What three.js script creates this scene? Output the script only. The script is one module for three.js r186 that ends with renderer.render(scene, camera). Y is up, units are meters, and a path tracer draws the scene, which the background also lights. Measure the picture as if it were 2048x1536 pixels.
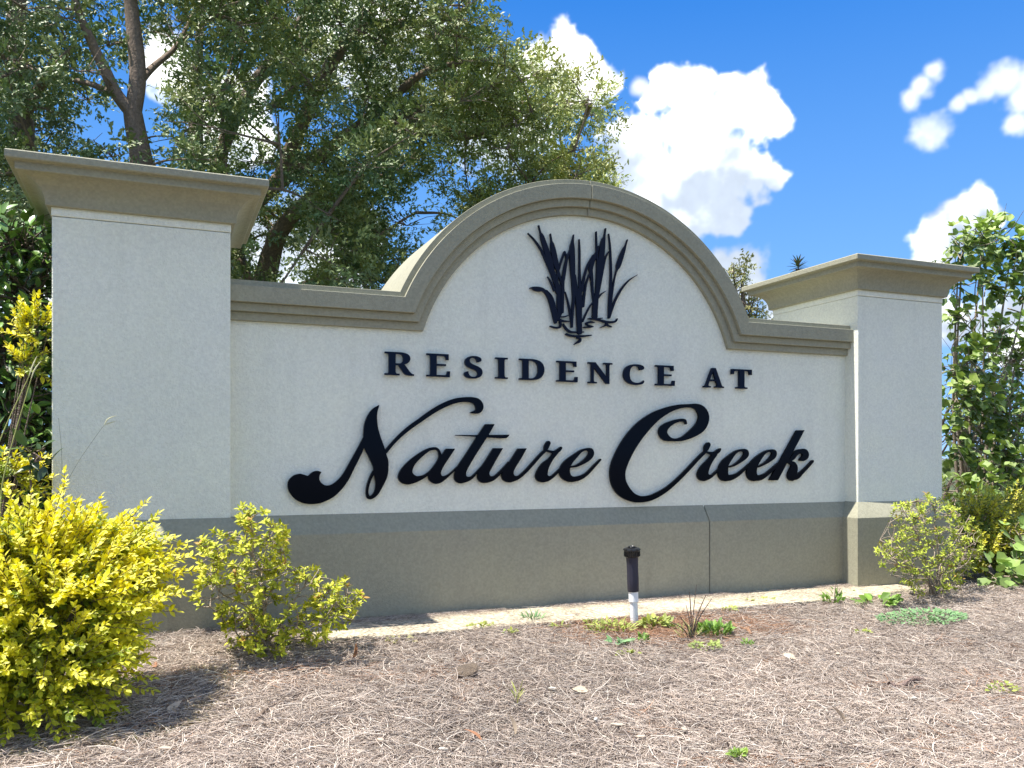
import * as THREE from 'three';
import { mergeGeometries, toCreasedNormals } from 'three/addons/utils/BufferGeometryUtils.js';
import { FontLoader } from 'three/addons/loaders/FontLoader.js';
import { TextGeometry } from 'three/addons/geometries/TextGeometry.js';

// ---------------------------------------------------------------- camera, sky, sun, exposure
const EYE = 0.632, YAW = 22.3 * Math.PI / 180, FOCAL = 1712;     // focal length in pixels of a 2048 x 1536 frame
const scene = new THREE.Scene();
const camera = new THREE.PerspectiveCamera(2 * Math.atan(768 / FOCAL) * 180 / Math.PI, 4 / 3, 0.05, 900);
camera.position.set(0, EYE, 3.4);
camera.lookAt(Math.sin(YAW), EYE, 3.4 - Math.cos(YAW));
camera.setViewOffset(2048, 1536, 0, -149, 2048, 1536);            // the lens is shifted up: verticals stay vertical
scene.add(camera);

const SUN = new THREE.Vector3(-0.385, 1, -0.022).normalize();
const sun = new THREE.DirectionalLight(new THREE.Color(1, 0.95, 0.86), 5);
sun.position.copy(SUN).multiplyScalar(30).add(new THREE.Vector3(2, 0, 0));
sun.target.position.set(2, 0, 0);
sun.castShadow = true;
sun.shadow.mapSize.set(4096, 4096);
Object.assign(sun.shadow.camera, { left: -14, right: 14, top: 14, bottom: -14, near: 1, far: 70 });
sun.shadow.bias = -0.0004;
scene.add(sun, sun.target);

const renderer = new THREE.WebGLRenderer({ antialias: true });
renderer.setSize(1024, 768);
renderer.shadowMap.enabled = true;
renderer.toneMapping = THREE.LinearToneMapping;
renderer.toneMappingExposure = 2.1;

// ---------------------------------------------------------------- helpers: random, noise, points
function rng(seed) { let a = seed >>> 0; return () => { a = (a + 0x6D2B79F5) | 0; let t = Math.imul(a ^ (a >>> 15), 1 | a); t = (t + Math.imul(t ^ (t >>> 7), 61 | t)) ^ t; return ((t ^ (t >>> 14)) >>> 0) / 4294967296; }; }
const V = (x, y, z) => new THREE.Vector3(x, y, z);
const lerp = (a, b, t) => a + (b - a) * t, clamp = (x, a = 0, b = 1) => Math.min(b, Math.max(a, x));
const smooth = (a, b, x) => { const t = clamp((x - a) / (b - a)); return t * t * (3 - 2 * t); };
const PERM = new Float32Array(4096); { const r = rng(11); for (let i = 0; i < 4096; i++) PERM[i] = r(); }
const hash3 = (x, y, z) => PERM[(Math.imul(x, 73856093) ^ Math.imul(y, 19349663) ^ Math.imul(z, 83492791)) >>> 7 & 4095];
function noise3(x, y, z) {
  const xi = Math.floor(x), yi = Math.floor(y), zi = Math.floor(z); let u = x - xi, v = y - yi, w = z - zi;
  u = u * u * (3 - 2 * u); v = v * v * (3 - 2 * v); w = w * w * (3 - 2 * w);
  const a = (zz) => lerp(lerp(hash3(xi, yi, zz), hash3(xi + 1, yi, zz), u), lerp(hash3(xi, yi + 1, zz), hash3(xi + 1, yi + 1, zz), u), v);
  return lerp(a(zi), a(zi + 1), w);
}
function fbm(x, y, z, n = 4) { let s = 0, a = 0.5, t = 0; for (let i = 0; i < n; i++) { s += a * noise3(x, y, z); t += a; a *= 0.52; x = x * 2.03 + 7.1; y = y * 2.03 + 3.7; z = z * 2.03 + 1.3; } return s / t; }
function billow(x, y, z, n = 5) { let s = 0, a = 0.5, t = 0; for (let i = 0; i < n; i++) { s += a * (1 - Math.abs(2 * noise3(x, y, z) - 1)); t += a; a *= 0.55; x = x * 2.07 + 3.1; y = y * 2.07 + 1.7; z = z * 2.07 + 5.3; } return s / t; }
const CT = Math.cos(YAW), ST = Math.sin(YAW);
function ray(px, py) { const dx = (px - 1024) / FOCAL; return V(ST + dx * CT, (917 - py) / FOCAL, -(CT - dx * ST)); }
function at(px, py, z) { const d = ray(px, py), t = (3.4 - z) / -d.z; return V(d.x * t, EYE + d.y * t, z); }       // a point on the plane of that z

// ---------------------------------------------------------------- the sky: air and clouds
function makeSky() {
  const W = 4096, H = 2048, data = new Float32Array(W * H * 4);
  const blobs = [];                                                  // direction, angular radius, softness, brightness
  const cloud = (list, soft = 1, bright = 1) => { for (const [px, py, r] of list) blobs.push({ d: ray(px, py).normalize(), r: r / FOCAL, soft, bright }); };
  cloud([[1385, 178, 60], [1330, 168, 38], [1300, 182, 26], [1450, 215, 56], [1505, 212, 56], [1548, 222, 38], [1400, 265, 88], [1272, 288, 64], [1240, 325, 54], [1300, 350, 96], [1385, 360, 92], [1465, 325, 66], [1520, 355, 46], [1570, 345, 24], [1440, 425, 50], [1395, 410, 56], [1345, 430, 60]], 1, 1.02);
  cloud([[1142, 112, 46], [1182, 152, 44], [1104, 130, 42], [1150, 165, 46]], 1, 0.96);
  cloud([[1280, 176, 22], [1918, 206, 15], [1942, 192, 15]], 2.4, 0.8);
  cloud([[1864, 142, 22], [1842, 168, 25], [1818, 196, 22], [1858, 268, 36], [2012, 160, 34], [2044, 200, 30], [1972, 180, 20], [2066, 160, 36], [2032, 246, 22]], 1.6, 0.86);
  cloud([[1975, 420, 32], [1925, 434, 34], [1876, 470, 42], [1860, 500, 30]], 1.2, 0.95);
  cloud([[600, 540, 170], [760, 90, 110], [690, 60, 100], [120, 560, 130], [470, 250, 90], [330, 140, 60], [850, 90, 60], [1000, 260, 90], [940, 180, 70]], 1.4, 1.0);
  cloud([[2060, 660, 80], [1900, 640, 60], [1480, 570, 60], [1600, 640, 90]], 1.4, 0.95);
  const r = rng(5);
  for (let i = 0; i < 46; i++) {                                     // fair-weather clouds all the way round
    const az = r() * Math.PI * 2, el = (6 + 52 * r() * r() + 6 * r()) * Math.PI / 180, c = V(Math.cos(el) * Math.cos(az), Math.sin(el), Math.cos(el) * Math.sin(az));
    const f = ray(1024, 560).normalize();
    if (c.angleTo(f) < 0.95) continue;
    for (let k = 0; k < 7; k++) blobs.push({ d: c.clone().add(V((r() - 0.5) * 0.34, (r() - 0.35) * 0.13, (r() - 0.5) * 0.34)).normalize(), r: 0.05 + 0.07 * r(), soft: 1.1, bright: 1.05 });
  }
  const rowBlobs = (el) => blobs.filter((b) => Math.abs(Math.asin(b.d.y) - el) < b.r * 1.6);
  const field = (list, x, y, z) => {
    let f = -1, soft = 1, bright = 1, sum = 0;
    for (const b of list) { const q = x * b.d.x + y * b.d.y + z * b.d.z; if (q < 0.9) continue; const a = Math.acos(Math.min(1, q)) / b.r, v = 1 - a; sum += Math.exp(11 * Math.max(v, -1)); if (v > f) { f = v; soft = b.soft; bright = b.bright; } }
    return [sum > 0 ? Math.max(f, Math.log(sum) / 11 - 0.03) : f, soft, bright];
  };
  const up = V(0, 1, 0), lit = SUN.clone();
  for (let j = 0; j < H; j++) {
    const el = ((j + 0.5) / H - 0.5) * Math.PI, y = Math.sin(el), ce = Math.cos(el), list = el > -0.05 ? rowBlobs(el) : [], wide = list.length ? blobs.filter((b) => Math.abs(Math.asin(b.d.y) - el - 0.05) < b.r + 0.12) : [];
    const e = Math.max(0, el) * 180 / Math.PI;
    const k = Math.pow(clamp(e / 30), 0.8);
    let base = [lerp(0.42, 0.026, Math.pow(k, 0.62)), lerp(0.66, 0.195, Math.pow(k, 0.85)), lerp(1.06, 0.66, k)];
    if (el < 0) base = [0.40, 0.44, 0.46];
    for (let i = 0; i < W; i++) {
      const az = ((i + 0.5) / W - 0.5) * 2 * Math.PI, x = ce * Math.cos(az), z = ce * Math.sin(az), o = (j * W + i) * 4;
      const cs = Math.max(0, x * SUN.x + y * SUN.y + z * SUN.z), glow = 0.16 * Math.pow(cs, 6) + 0.5 * Math.pow(cs, 60);
      let R = base[0] * 0.60 + glow, G = base[1] * 0.60 + glow, B = base[2] * 0.60 + glow * 0.9;
      if (list.length) {
        const wx = x + (fbm(x * 19, y * 19, z * 19, 3) - 0.5) * 0.062, wy = y + (fbm(x * 19 + 31, y * 19, z * 19, 3) - 0.5) * 0.062, wz = z + (fbm(x * 19, y * 19 + 17, z * 19, 3) - 0.5) * 0.062, wl = 1 / Math.sqrt(wx * wx + wy * wy + wz * wz);
        const raw = field(list, x, y, z), near = raw[1] > 1.5 && raw[0] > -0.8 ? raw : field(list, wx * wl, wy * wl, wz * wl);
        if (near[0] > -0.6) {
          const n = fbm(x * 30, y * 30, z * 30, 6), n2 = fbm(x * 90 + 5, y * 90, z * 90, 3);
          const puff = billow(x * 24, y * 24, z * 24, 5), wisp = near[1] > 1.5;
          const shape = near[0] + (wisp ? (n - 0.5) * 1.5 + (n2 - 0.5) * 0.6 : (puff - 0.60) * 1.25 + (n2 - 0.5) * 0.25);
          const dens = smooth(0.0, wisp ? 0.8 : 0.40 * near[1], shape) * (wisp ? 0.62 : 1);
          if (dens > 0.001) {
            const ux = wx * wl + lit.x * 0.11, uy = wy * wl + lit.y * 0.11, uz = wz * wl + lit.z * 0.11, ul = 1 / Math.sqrt(ux * ux + uy * uy + uz * uz), s2 = field(wide, ux * ul, uy * ul, uz * ul)[0];
            const under = (near[1] > 1.5 ? 0.45 : 1) * smooth(-1.0, 0.35, s2 - (puff - 0.62) * 1.5 + (n - 0.5) * 0.8);
            const L = 0.65 * near[2] * (1.46 - 0.80 * under + (n2 - 0.5) * 0.12);
            const grey = under;
            R = lerp(R, L * lerp(1.0, 0.80, grey), dens); G = lerp(G, L * lerp(1.0, 0.92, grey), dens); B = lerp(B, L * lerp(1.0, 1.10, grey), dens);
          }
        }
      }
      data[o] = R; data[o + 1] = G; data[o + 2] = B; data[o + 3] = 1;
    }
  }
  const t = new THREE.DataTexture(data, W, H, THREE.RGBAFormat, THREE.FloatType);
  t.mapping = THREE.EquirectangularReflectionMapping; t.minFilter = t.magFilter = THREE.LinearFilter; t.wrapS = THREE.RepeatWrapping; t.needsUpdate = true;
  return t;
}
scene.background = makeSky();
scene.environment = scene.background;

// ---------------------------------------------------------------- helpers: objects
const taken = new Map();
function numbered(name) { const n = taken.get(name) ?? 0; taken.set(name, n + 1); return n ? `${name}_${String(n).padStart(3, '0')}` : name; }
function shade(o) { o.castShadow = o.receiveShadow = true; return o; }
function part(name, geometry, material, parent) { const m = shade(new THREE.Mesh(geometry, material)); m.name = name; parent.add(m); return m; }
function group(name, parent) { const g = new THREE.Group(); g.name = name; parent.add(g); return g; }
function tag(o, label, category, grp) { o.userData.label = label; o.userData.category = category; if (grp) o.userData.group = grp; return o; }
function thing(name, label, category, pos = V(0, 0, 0), grp) { const o = new THREE.Group(); o.name = numbered(name); o.position.copy(pos); scene.add(o); return tag(o, label, category, grp); }
function structure(name, geometry, material) { const m = shade(new THREE.Mesh(geometry, material)); m.name = name; m.userData.kind = 'structure'; scene.add(m); return m; }

// uv in metres from the face's main direction
function metreUV(g) {
  g = g.index ? g.toNonIndexed() : g;
  const p = g.attributes.position, uv = new Float32Array(p.count * 2), a = V(), b = V(), c = V();
  for (let i = 0; i < p.count; i += 3) {
    a.fromBufferAttribute(p, i); b.fromBufferAttribute(p, i + 1); c.fromBufferAttribute(p, i + 2);
    const n = b.clone().sub(a).cross(c.clone().sub(a)), X = Math.abs(n.x), Y = Math.abs(n.y), Z = Math.abs(n.z);
    [a, b, c].forEach((q, k) => { const s = Y > X && Y > Z ? [q.x, q.z] : X > Z ? [q.z + 0.37, q.y] : [q.x, q.y]; uv[(i + k) * 2] = s[0]; uv[(i + k) * 2 + 1] = s[1]; });
  }
  g.setAttribute('uv', new THREE.BufferAttribute(uv, 2));
  return g;
}
function boxGeo(x0, x1, y0, y1, z0, z1, bevel = 0.004) {
  const s = new THREE.Shape(); const b = bevel;
  s.moveTo(x0 + b, y0 + b); s.lineTo(x1 - b, y0 + b); s.lineTo(x1 - b, y1 - b); s.lineTo(x0 + b, y1 - b); s.closePath();
  const g = new THREE.ExtrudeGeometry(s, { depth: z1 - z0 - 2 * b, bevelEnabled: b > 0, bevelSize: b, bevelThickness: b, bevelSegments: 2 });
  g.translate(0, 0, z0 + b);
  return metreUV(g);
}
// four-sided moulding round a rectangle: profile of [outset, height]
function loft4(x0, x1, z0, z1, profile, closeTop = true) {
  const pos = [], ring = ([o, y]) => [[x0 - o, y, z1 + o], [x1 + o, y, z1 + o], [x1 + o, y, z0 - o], [x0 - o, y, z0 - o]];
  const quad = (a, b, c, d) => pos.push(...a, ...b, ...c, ...a, ...c, ...d);
  for (let i = 0; i + 1 < profile.length; i++) { const A = ring(profile[i]), B = ring(profile[i + 1]); for (let k = 0; k < 4; k++) { const l = (k + 1) % 4; quad(A[k], A[l], B[l], B[k]); } }
  const T = ring(profile[profile.length - 1]), B = ring(profile[0]);
  if (closeTop) quad(T[0], T[1], T[2], T[3]);
  quad(B[3], B[2], B[1], B[0]);
  const g = new THREE.BufferGeometry(); g.setAttribute('position', new THREE.Float32BufferAttribute(pos, 3));
  return metreUV(toCreasedNormals(g, 0.35));
}

// ---------------------------------------------------------------- textures and materials
function texture(size, fn, srgb = false, repeat = 1) {
  const d = new Uint8Array(size * size * 4);
  for (let j = 0; j < size; j++) for (let i = 0; i < size; i++) { const c = fn(i / size, j / size, i, j), o = (j * size + i) * 4; d[o] = clamp(c[0]) * 255; d[o + 1] = clamp(c[1]) * 255; d[o + 2] = clamp(c[2]) * 255; d[o + 3] = 255; }
  const t = new THREE.DataTexture(d, size, size, THREE.RGBAFormat); t.wrapS = t.wrapT = THREE.RepeatWrapping; t.magFilter = THREE.LinearFilter; t.minFilter = THREE.LinearMipmapLinearFilter; t.generateMipmaps = true;
  if (srgb) t.colorSpace = THREE.SRGBColorSpace; t.repeat.set(repeat, repeat); t.needsUpdate = true; return t;
}
// tiling noise on a torus-like lattice
function tile(u, v, f, seed, n = 4) { let s = 0, a = 0.5, t = 0; for (let k = 0; k < n; k++) { const x = u * f, y = v * f, xi = Math.floor(x), yi = Math.floor(y); let p = x - xi, q = y - yi; p = p * p * (3 - 2 * p); q = q * q * (3 - 2 * q); const h = (i, j) => hash3(((i % f) + f) % f, ((j % f) + f) % f, seed + k); s += a * lerp(lerp(h(xi, yi), h(xi + 1, yi), p), lerp(h(xi, yi + 1), h(xi + 1, yi + 1), p), q); t += a; a *= 0.55; f *= 2; } return s / t; }
function tile2(u, v, fu, fv, seed) { let s = 0, a = 0.6, t = 0; for (let k = 0; k < 3; k++) { const x = u * fu, y = v * fv, xi = Math.floor(x), yi = Math.floor(y); let p = x - xi, q = y - yi; p = p * p * (3 - 2 * p); q = q * q * (3 - 2 * q); const h = (i, j) => hash3(i % fu, j % fv, seed + k * 7); s += a * lerp(lerp(h(xi, yi), h(xi + 1, yi), p), lerp(h(xi, yi + 1), h(xi + 1, yi + 1), p), q); t += a; a *= 0.5; fu *= 2; fv *= 2; } return s / t; }
const sr = (x) => (x <= 0.0031308 ? 12.92 * x : 1.055 * Math.pow(x, 1 / 2.4) - 0.055);
const stuccoBump = texture(1024, (u, v) => { const a = tile(u, v, 300, 3, 2), b = tile(u, v, 110, 9, 2), c = smooth(0.4, 0.85, a) * 0.75 + b * 0.25; return [c, c, c]; });
const stainMap = (rgb, amount, seed) => texture(1024, (u, v) => {
  const big = tile(u, v, 3, seed, 5), mid = tile(u, v, 14, seed + 20, 4), fine = tile(u, v, 260, seed + 40, 2), streak = smooth(0.5, 0.9, tile2(u, v, 46, 2, seed + 60)) * smooth(0.35, 0.8, big);
  const k = 1 + amount * ((big - 0.5) * 1.1 + (mid - 0.5) * 0.5 + (fine - 0.5) * 1.5 - streak * 0.55);
  return [sr(rgb[0] * k), sr(rgb[1] * k * (1 - 0.02 * (big - 0.5))), sr(rgb[2] * k * (1 - 0.06 * (mid - 0.5)))];
}, true, 0.5);
const M = {
  stucco: new THREE.MeshStandardMaterial({ map: stainMap([0.745, 0.755, 0.655], 0.12, 1), bumpMap: stuccoBump, bumpScale: 0.0016, roughness: 0.95 }),
  trim: new THREE.MeshStandardMaterial({ map: stainMap([0.300, 0.290, 0.214], 0.18, 2), bumpMap: stuccoBump, bumpScale: 0.0008, roughness: 0.9 }),
  concrete: new THREE.MeshStandardMaterial({ map: stainMap([0.45, 0.39, 0.285], 1.0, 4), bumpMap: stuccoBump, bumpScale: 0.003, roughness: 0.95 }),
  sealant: new THREE.MeshStandardMaterial({ color: new THREE.Color(0.10, 0.092, 0.07), roughness: 0.8 }),
  caulk: new THREE.MeshStandardMaterial({ color: new THREE.Color(0.36, 0.345, 0.27), roughness: 0.8 }),
  acrylic: new THREE.MeshPhysicalMaterial({ color: new THREE.Color(0.002, 0.003, 0.007), roughness: 0.10, specularIntensity: 0.16 }),
  emblem: new THREE.MeshPhysicalMaterial({ color: new THREE.Color(0.003, 0.008, 0.024), roughness: 0.22, specularIntensity: 0.16 }),
  pvc: new THREE.MeshStandardMaterial({ color: new THREE.Color(0.80, 0.81, 0.82), roughness: 0.35 }),
  plastic: new THREE.MeshStandardMaterial({ color: new THREE.Color(0.022, 0.022, 0.040), roughness: 0.55 }),
  blackPlastic: new THREE.MeshStandardMaterial({ color: new THREE.Color(0.012, 0.012, 0.013), roughness: 0.32 }),
};

// ---------------------------------------------------------------- the ground
function mulchHeight(x, z) {
  let h = -0.022 - 0.035 * Math.max(0, z - 0.45) - 0.02 * smooth(2.2, 6, z);
  h += 0.035 * smooth(0.9, 0.1, x) * smooth(1.3, 0.35, z);                       // banked up at the left pillar
  h += 0.012 * smooth(2.6, 3.4, x) * smooth(1.4, 0.5, z);
  h += (fbm(x * 1.7, 3.3, z * 1.7, 3) - 0.5) * 0.035 + (fbm(x * 7, 1.2, z * 7, 3) - 0.5) * 0.016;
  if (z < 0.42) h = Math.min(h, lerp(h, -0.03, smooth(0.42, 0.3, z) * smooth(0.55, 0.75, x)));
  const far = Math.max(0, Math.hypot(x - 2, z) - 9);
  return h - 0.01 * Math.min(far, 10);
}
{
  const nx = 260, nz = 220, pos = [], col = [], uv = [], idx = [];
  const warp = (t, a, b, mid, span) => { const s = 2 * t - 1; return mid + span * (0.35 * s + 0.65 * s * s * s) + (Math.abs(s) > 0.8 ? Math.sign(s) * Math.pow((Math.abs(s) - 0.8) / 0.2, 3) * b : 0) * a; };
  for (let j = 0; j <= nz; j++) for (let i = 0; i <= nx; i++) {
    const x = warp(i / nx, 1, 380, 1.8, 7), z = warp(j / nz, 1, 380, 0.9, 6), y = mulchHeight(x, z);
    pos.push(x, y, z); uv.push(x, z);
    const inBed = smooth(3.4, 2.6, Math.abs(z - 1.1)) * smooth(7.2, 6, Math.abs(x - 2)), n = fbm(x * 3, 8, z * 3, 4);
    const a = [0.15 + 0.10 * n, 0.11 + 0.07 * n, 0.08 + 0.05 * n], b = [0.06 + 0.05 * n, 0.085 + 0.05 * n, 0.03 + 0.02 * n];
    for (let k = 0; k < 3; k++) col.push(lerp(b[k], a[k], inBed));
  }
  for (let j = 0; j < nz; j++) for (let i = 0; i < nx; i++) { const a = j * (nx + 1) + i, b = a + 1, c = a + nx + 1, d = c + 1; idx.push(a, c, b, b, c, d); }
  const g = new THREE.BufferGeometry();
  g.setAttribute('position', new THREE.Float32BufferAttribute(pos, 3)); g.setAttribute('color', new THREE.Float32BufferAttribute(col, 3)); g.setAttribute('uv', new THREE.Float32BufferAttribute(uv, 2));
  g.setIndex(idx); g.computeVertexNormals();
  const soil = texture(1024, (u, v) => { const a = tile(u, v, 90, 31, 4), c = sr(0.45 + 0.55 * a); return [c, c, c]; }, true, 1.7);
  structure('ground', g, new THREE.MeshStandardMaterial({ vertexColors: true, map: soil, bumpMap: stuccoBump, bumpScale: 0.008, roughness: 1 }));
}

// ---------------------------------------------------------------- the sign: wall, moulding, pillars
const AX = 1.748, YC = EYE + 0.0839 * 3.4, RI = 0.2322 * 3.4, Y0 = EYE + 0.1538 * 3.4, XL = 0.237, XR = 3.233, BACK = -0.51;
const sign = thing('monument_sign', 'pale stucco entrance sign wall with arched top, two capped pillars and black lettering', 'sign');
function archPath(o, x0, x1, forward = true) {                    // the outline at offset o above the panel's edge, from x0 to x1
  const pts = [], w = Math.sqrt((RI + o) ** 2 - (Y0 + o - YC) ** 2), R = RI + o, a0 = Math.atan2(Y0 + o - YC, -w), a1 = Math.PI - a0;
  if (x0 < AX - w) pts.push([x0, Y0 + o], [AX - w, Y0 + o]);
  const n = 96; for (let i = 1; i < n; i++) { const a = lerp(a0, a1, i / n), x = AX + R * Math.cos(a); if (x > x0 && x < x1) pts.push([x, YC + R * Math.sin(a)]); }
  const edge = (x) => [x, YC + Math.sqrt(R * R - (x - AX) ** 2)];
  if (x1 > AX + w) pts.push([AX + w, Y0 + o], [x1, Y0 + o]); else pts.push(edge(x1));
  if (!(x0 < AX - w)) pts.unshift(edge(x0));
  return forward ? pts : pts.reverse();
}
function extrudePts(outline, z0, z1, bevel = 0) {
  const s = new THREE.Shape(outline.map(([x, y]) => new THREE.Vector2(x, y)));
  const g = new THREE.ExtrudeGeometry(s, { depth: z1 - z0 - 2 * bevel, bevelEnabled: bevel > 0, bevelSize: bevel, bevelThickness: bevel, bevelOffset: -bevel, bevelSegments: 1, curveSegments: 8 });
  g.translate(0, 0, z0 + bevel);
  return metreUV(toCreasedNormals(g, 0.5));
}
part('wall_panel', extrudePts([...archPath(0, XL - 0.01, XR + 0.01), [XR + 0.01, 0.40], [XL - 0.01, 0.40]], BACK, 0), M.stucco, sign);
{
  const cornice = group('cornice', sign), JX = 1.7505, gap = 0.0012;
  const ring = (name, o0, o1, proud, bevel) => {
    for (const [a, b, extra] of [[XL - 0.01, JX - gap, 0], [JX + gap, XR - 0.001, 0.0025]])
      part(name, extrudePts([...archPath(o0, a, b, false), ...archPath(o1, a, b)], BACK - proud, proud + extra, bevel), M.trim, cornice);
  };
  ring('lower_fillet', 0.0005, 0.0325, 0.018, 0.001);
  ring('upper_fillet', 0.033, 0.0645, 0.037, 0.001);
  ring('fascia', 0.065, 0.127, 0.057, 0.0012);
  ring('coping', 0.1275, 0.150, 0.036, 0.0012);
  part('joint_sealant', boxGeo(JX - gap, JX + gap, YC + RI + 0.002, YC + RI + 0.143, BACK, 0.028, 0), M.caulk, cornice);
}
{
  const base = group('plinth', sign), top = 0.412, low = 0.338, proud = 0.05, JX = 2.373;
  const prof = (x0, x1) => { const g = extrudePts([[BACK - proud, -0.3], [proud, -0.3], [proud, low], [0.0005, top], [BACK - 0.0005, top], [BACK - proud, low]], 0, x1 - x0, 0.0025); g.rotateY(-Math.PI / 2); g.translate(x1, 0, 0); return g; };
  // the profile's x becomes the wall's z
  const turn = (x0, x1) => { const g = extrudePts([[proud, -0.3], [proud, low], [0.0005, top], [BACK - 0.0005, top], [BACK - proud, low], [BACK - proud, -0.3]].map(([z, y]) => [-z, y]), 0, x1 - x0, 0.0025); g.rotateY(Math.PI / 2); g.translate(x0, 0, 0); return metreUV(g); };
  part('plinth_section', turn(XL - 0.01, JX - 0.002), M.trim, base);
  part('plinth_section', turn(JX + 0.002, XR + 0.005), M.trim, base);
  part('joint_sealant', boxGeo(JX - 0.002, JX + 0.002, -0.2, low - 0.002, 0, proud - 0.006, 0), M.sealant, base);
}
function pillar(x0, x1, top, label) {
  const p = group('pillar', sign), z1 = 0.088, z0 = -0.556;
  p.userData.label = label;
  const neck = top - 0.146;
  part('shaft', boxGeo(x0, x1, 0.40, neck - 0.030, z0, z1, 0.004), M.stucco, p);
  part('neck_band', boxGeo(x0 - 0.002, x1 + 0.002, neck - 0.0285, neck + 0.004, z0 - 0.002, z1 + 0.002, 0.003), M.stucco, p);
  part('base', loft4(x0, x1, z0, z1, [[0.062, -0.3], [0.062, 0.338], [0.060, 0.342], [0.002, 0.414], [-0.03, 0.418]]), M.trim, p);
  const cove = []; for (let i = 0; i <= 10; i++) { const a = i / 10 * Math.PI / 2; cove.push([0.018 + 0.070 * (1 - Math.cos(a)), neck + 0.008 + 0.080 * Math.sin(a)]); }
  part('cap', loft4(x0, x1, z0, z1, [[0.014, neck], [0.018, neck + 0.003], ...cove, [0.096, neck + 0.090], [0.098, neck + 0.092], [0.098, neck + 0.114], [0.100, neck + 0.1165], [0.121, neck + 0.118], [0.124, neck + 0.121], [0.124, neck + 0.142], [0.120, neck + 0.146], [0.02, neck + 0.150]]), M.trim, p);
}
pillar(-0.346, 0.2372, 1.639, 'left pillar, the nearer and larger one');
pillar(3.2328, 3.808, 1.624, 'right pillar, the farther one');

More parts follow.
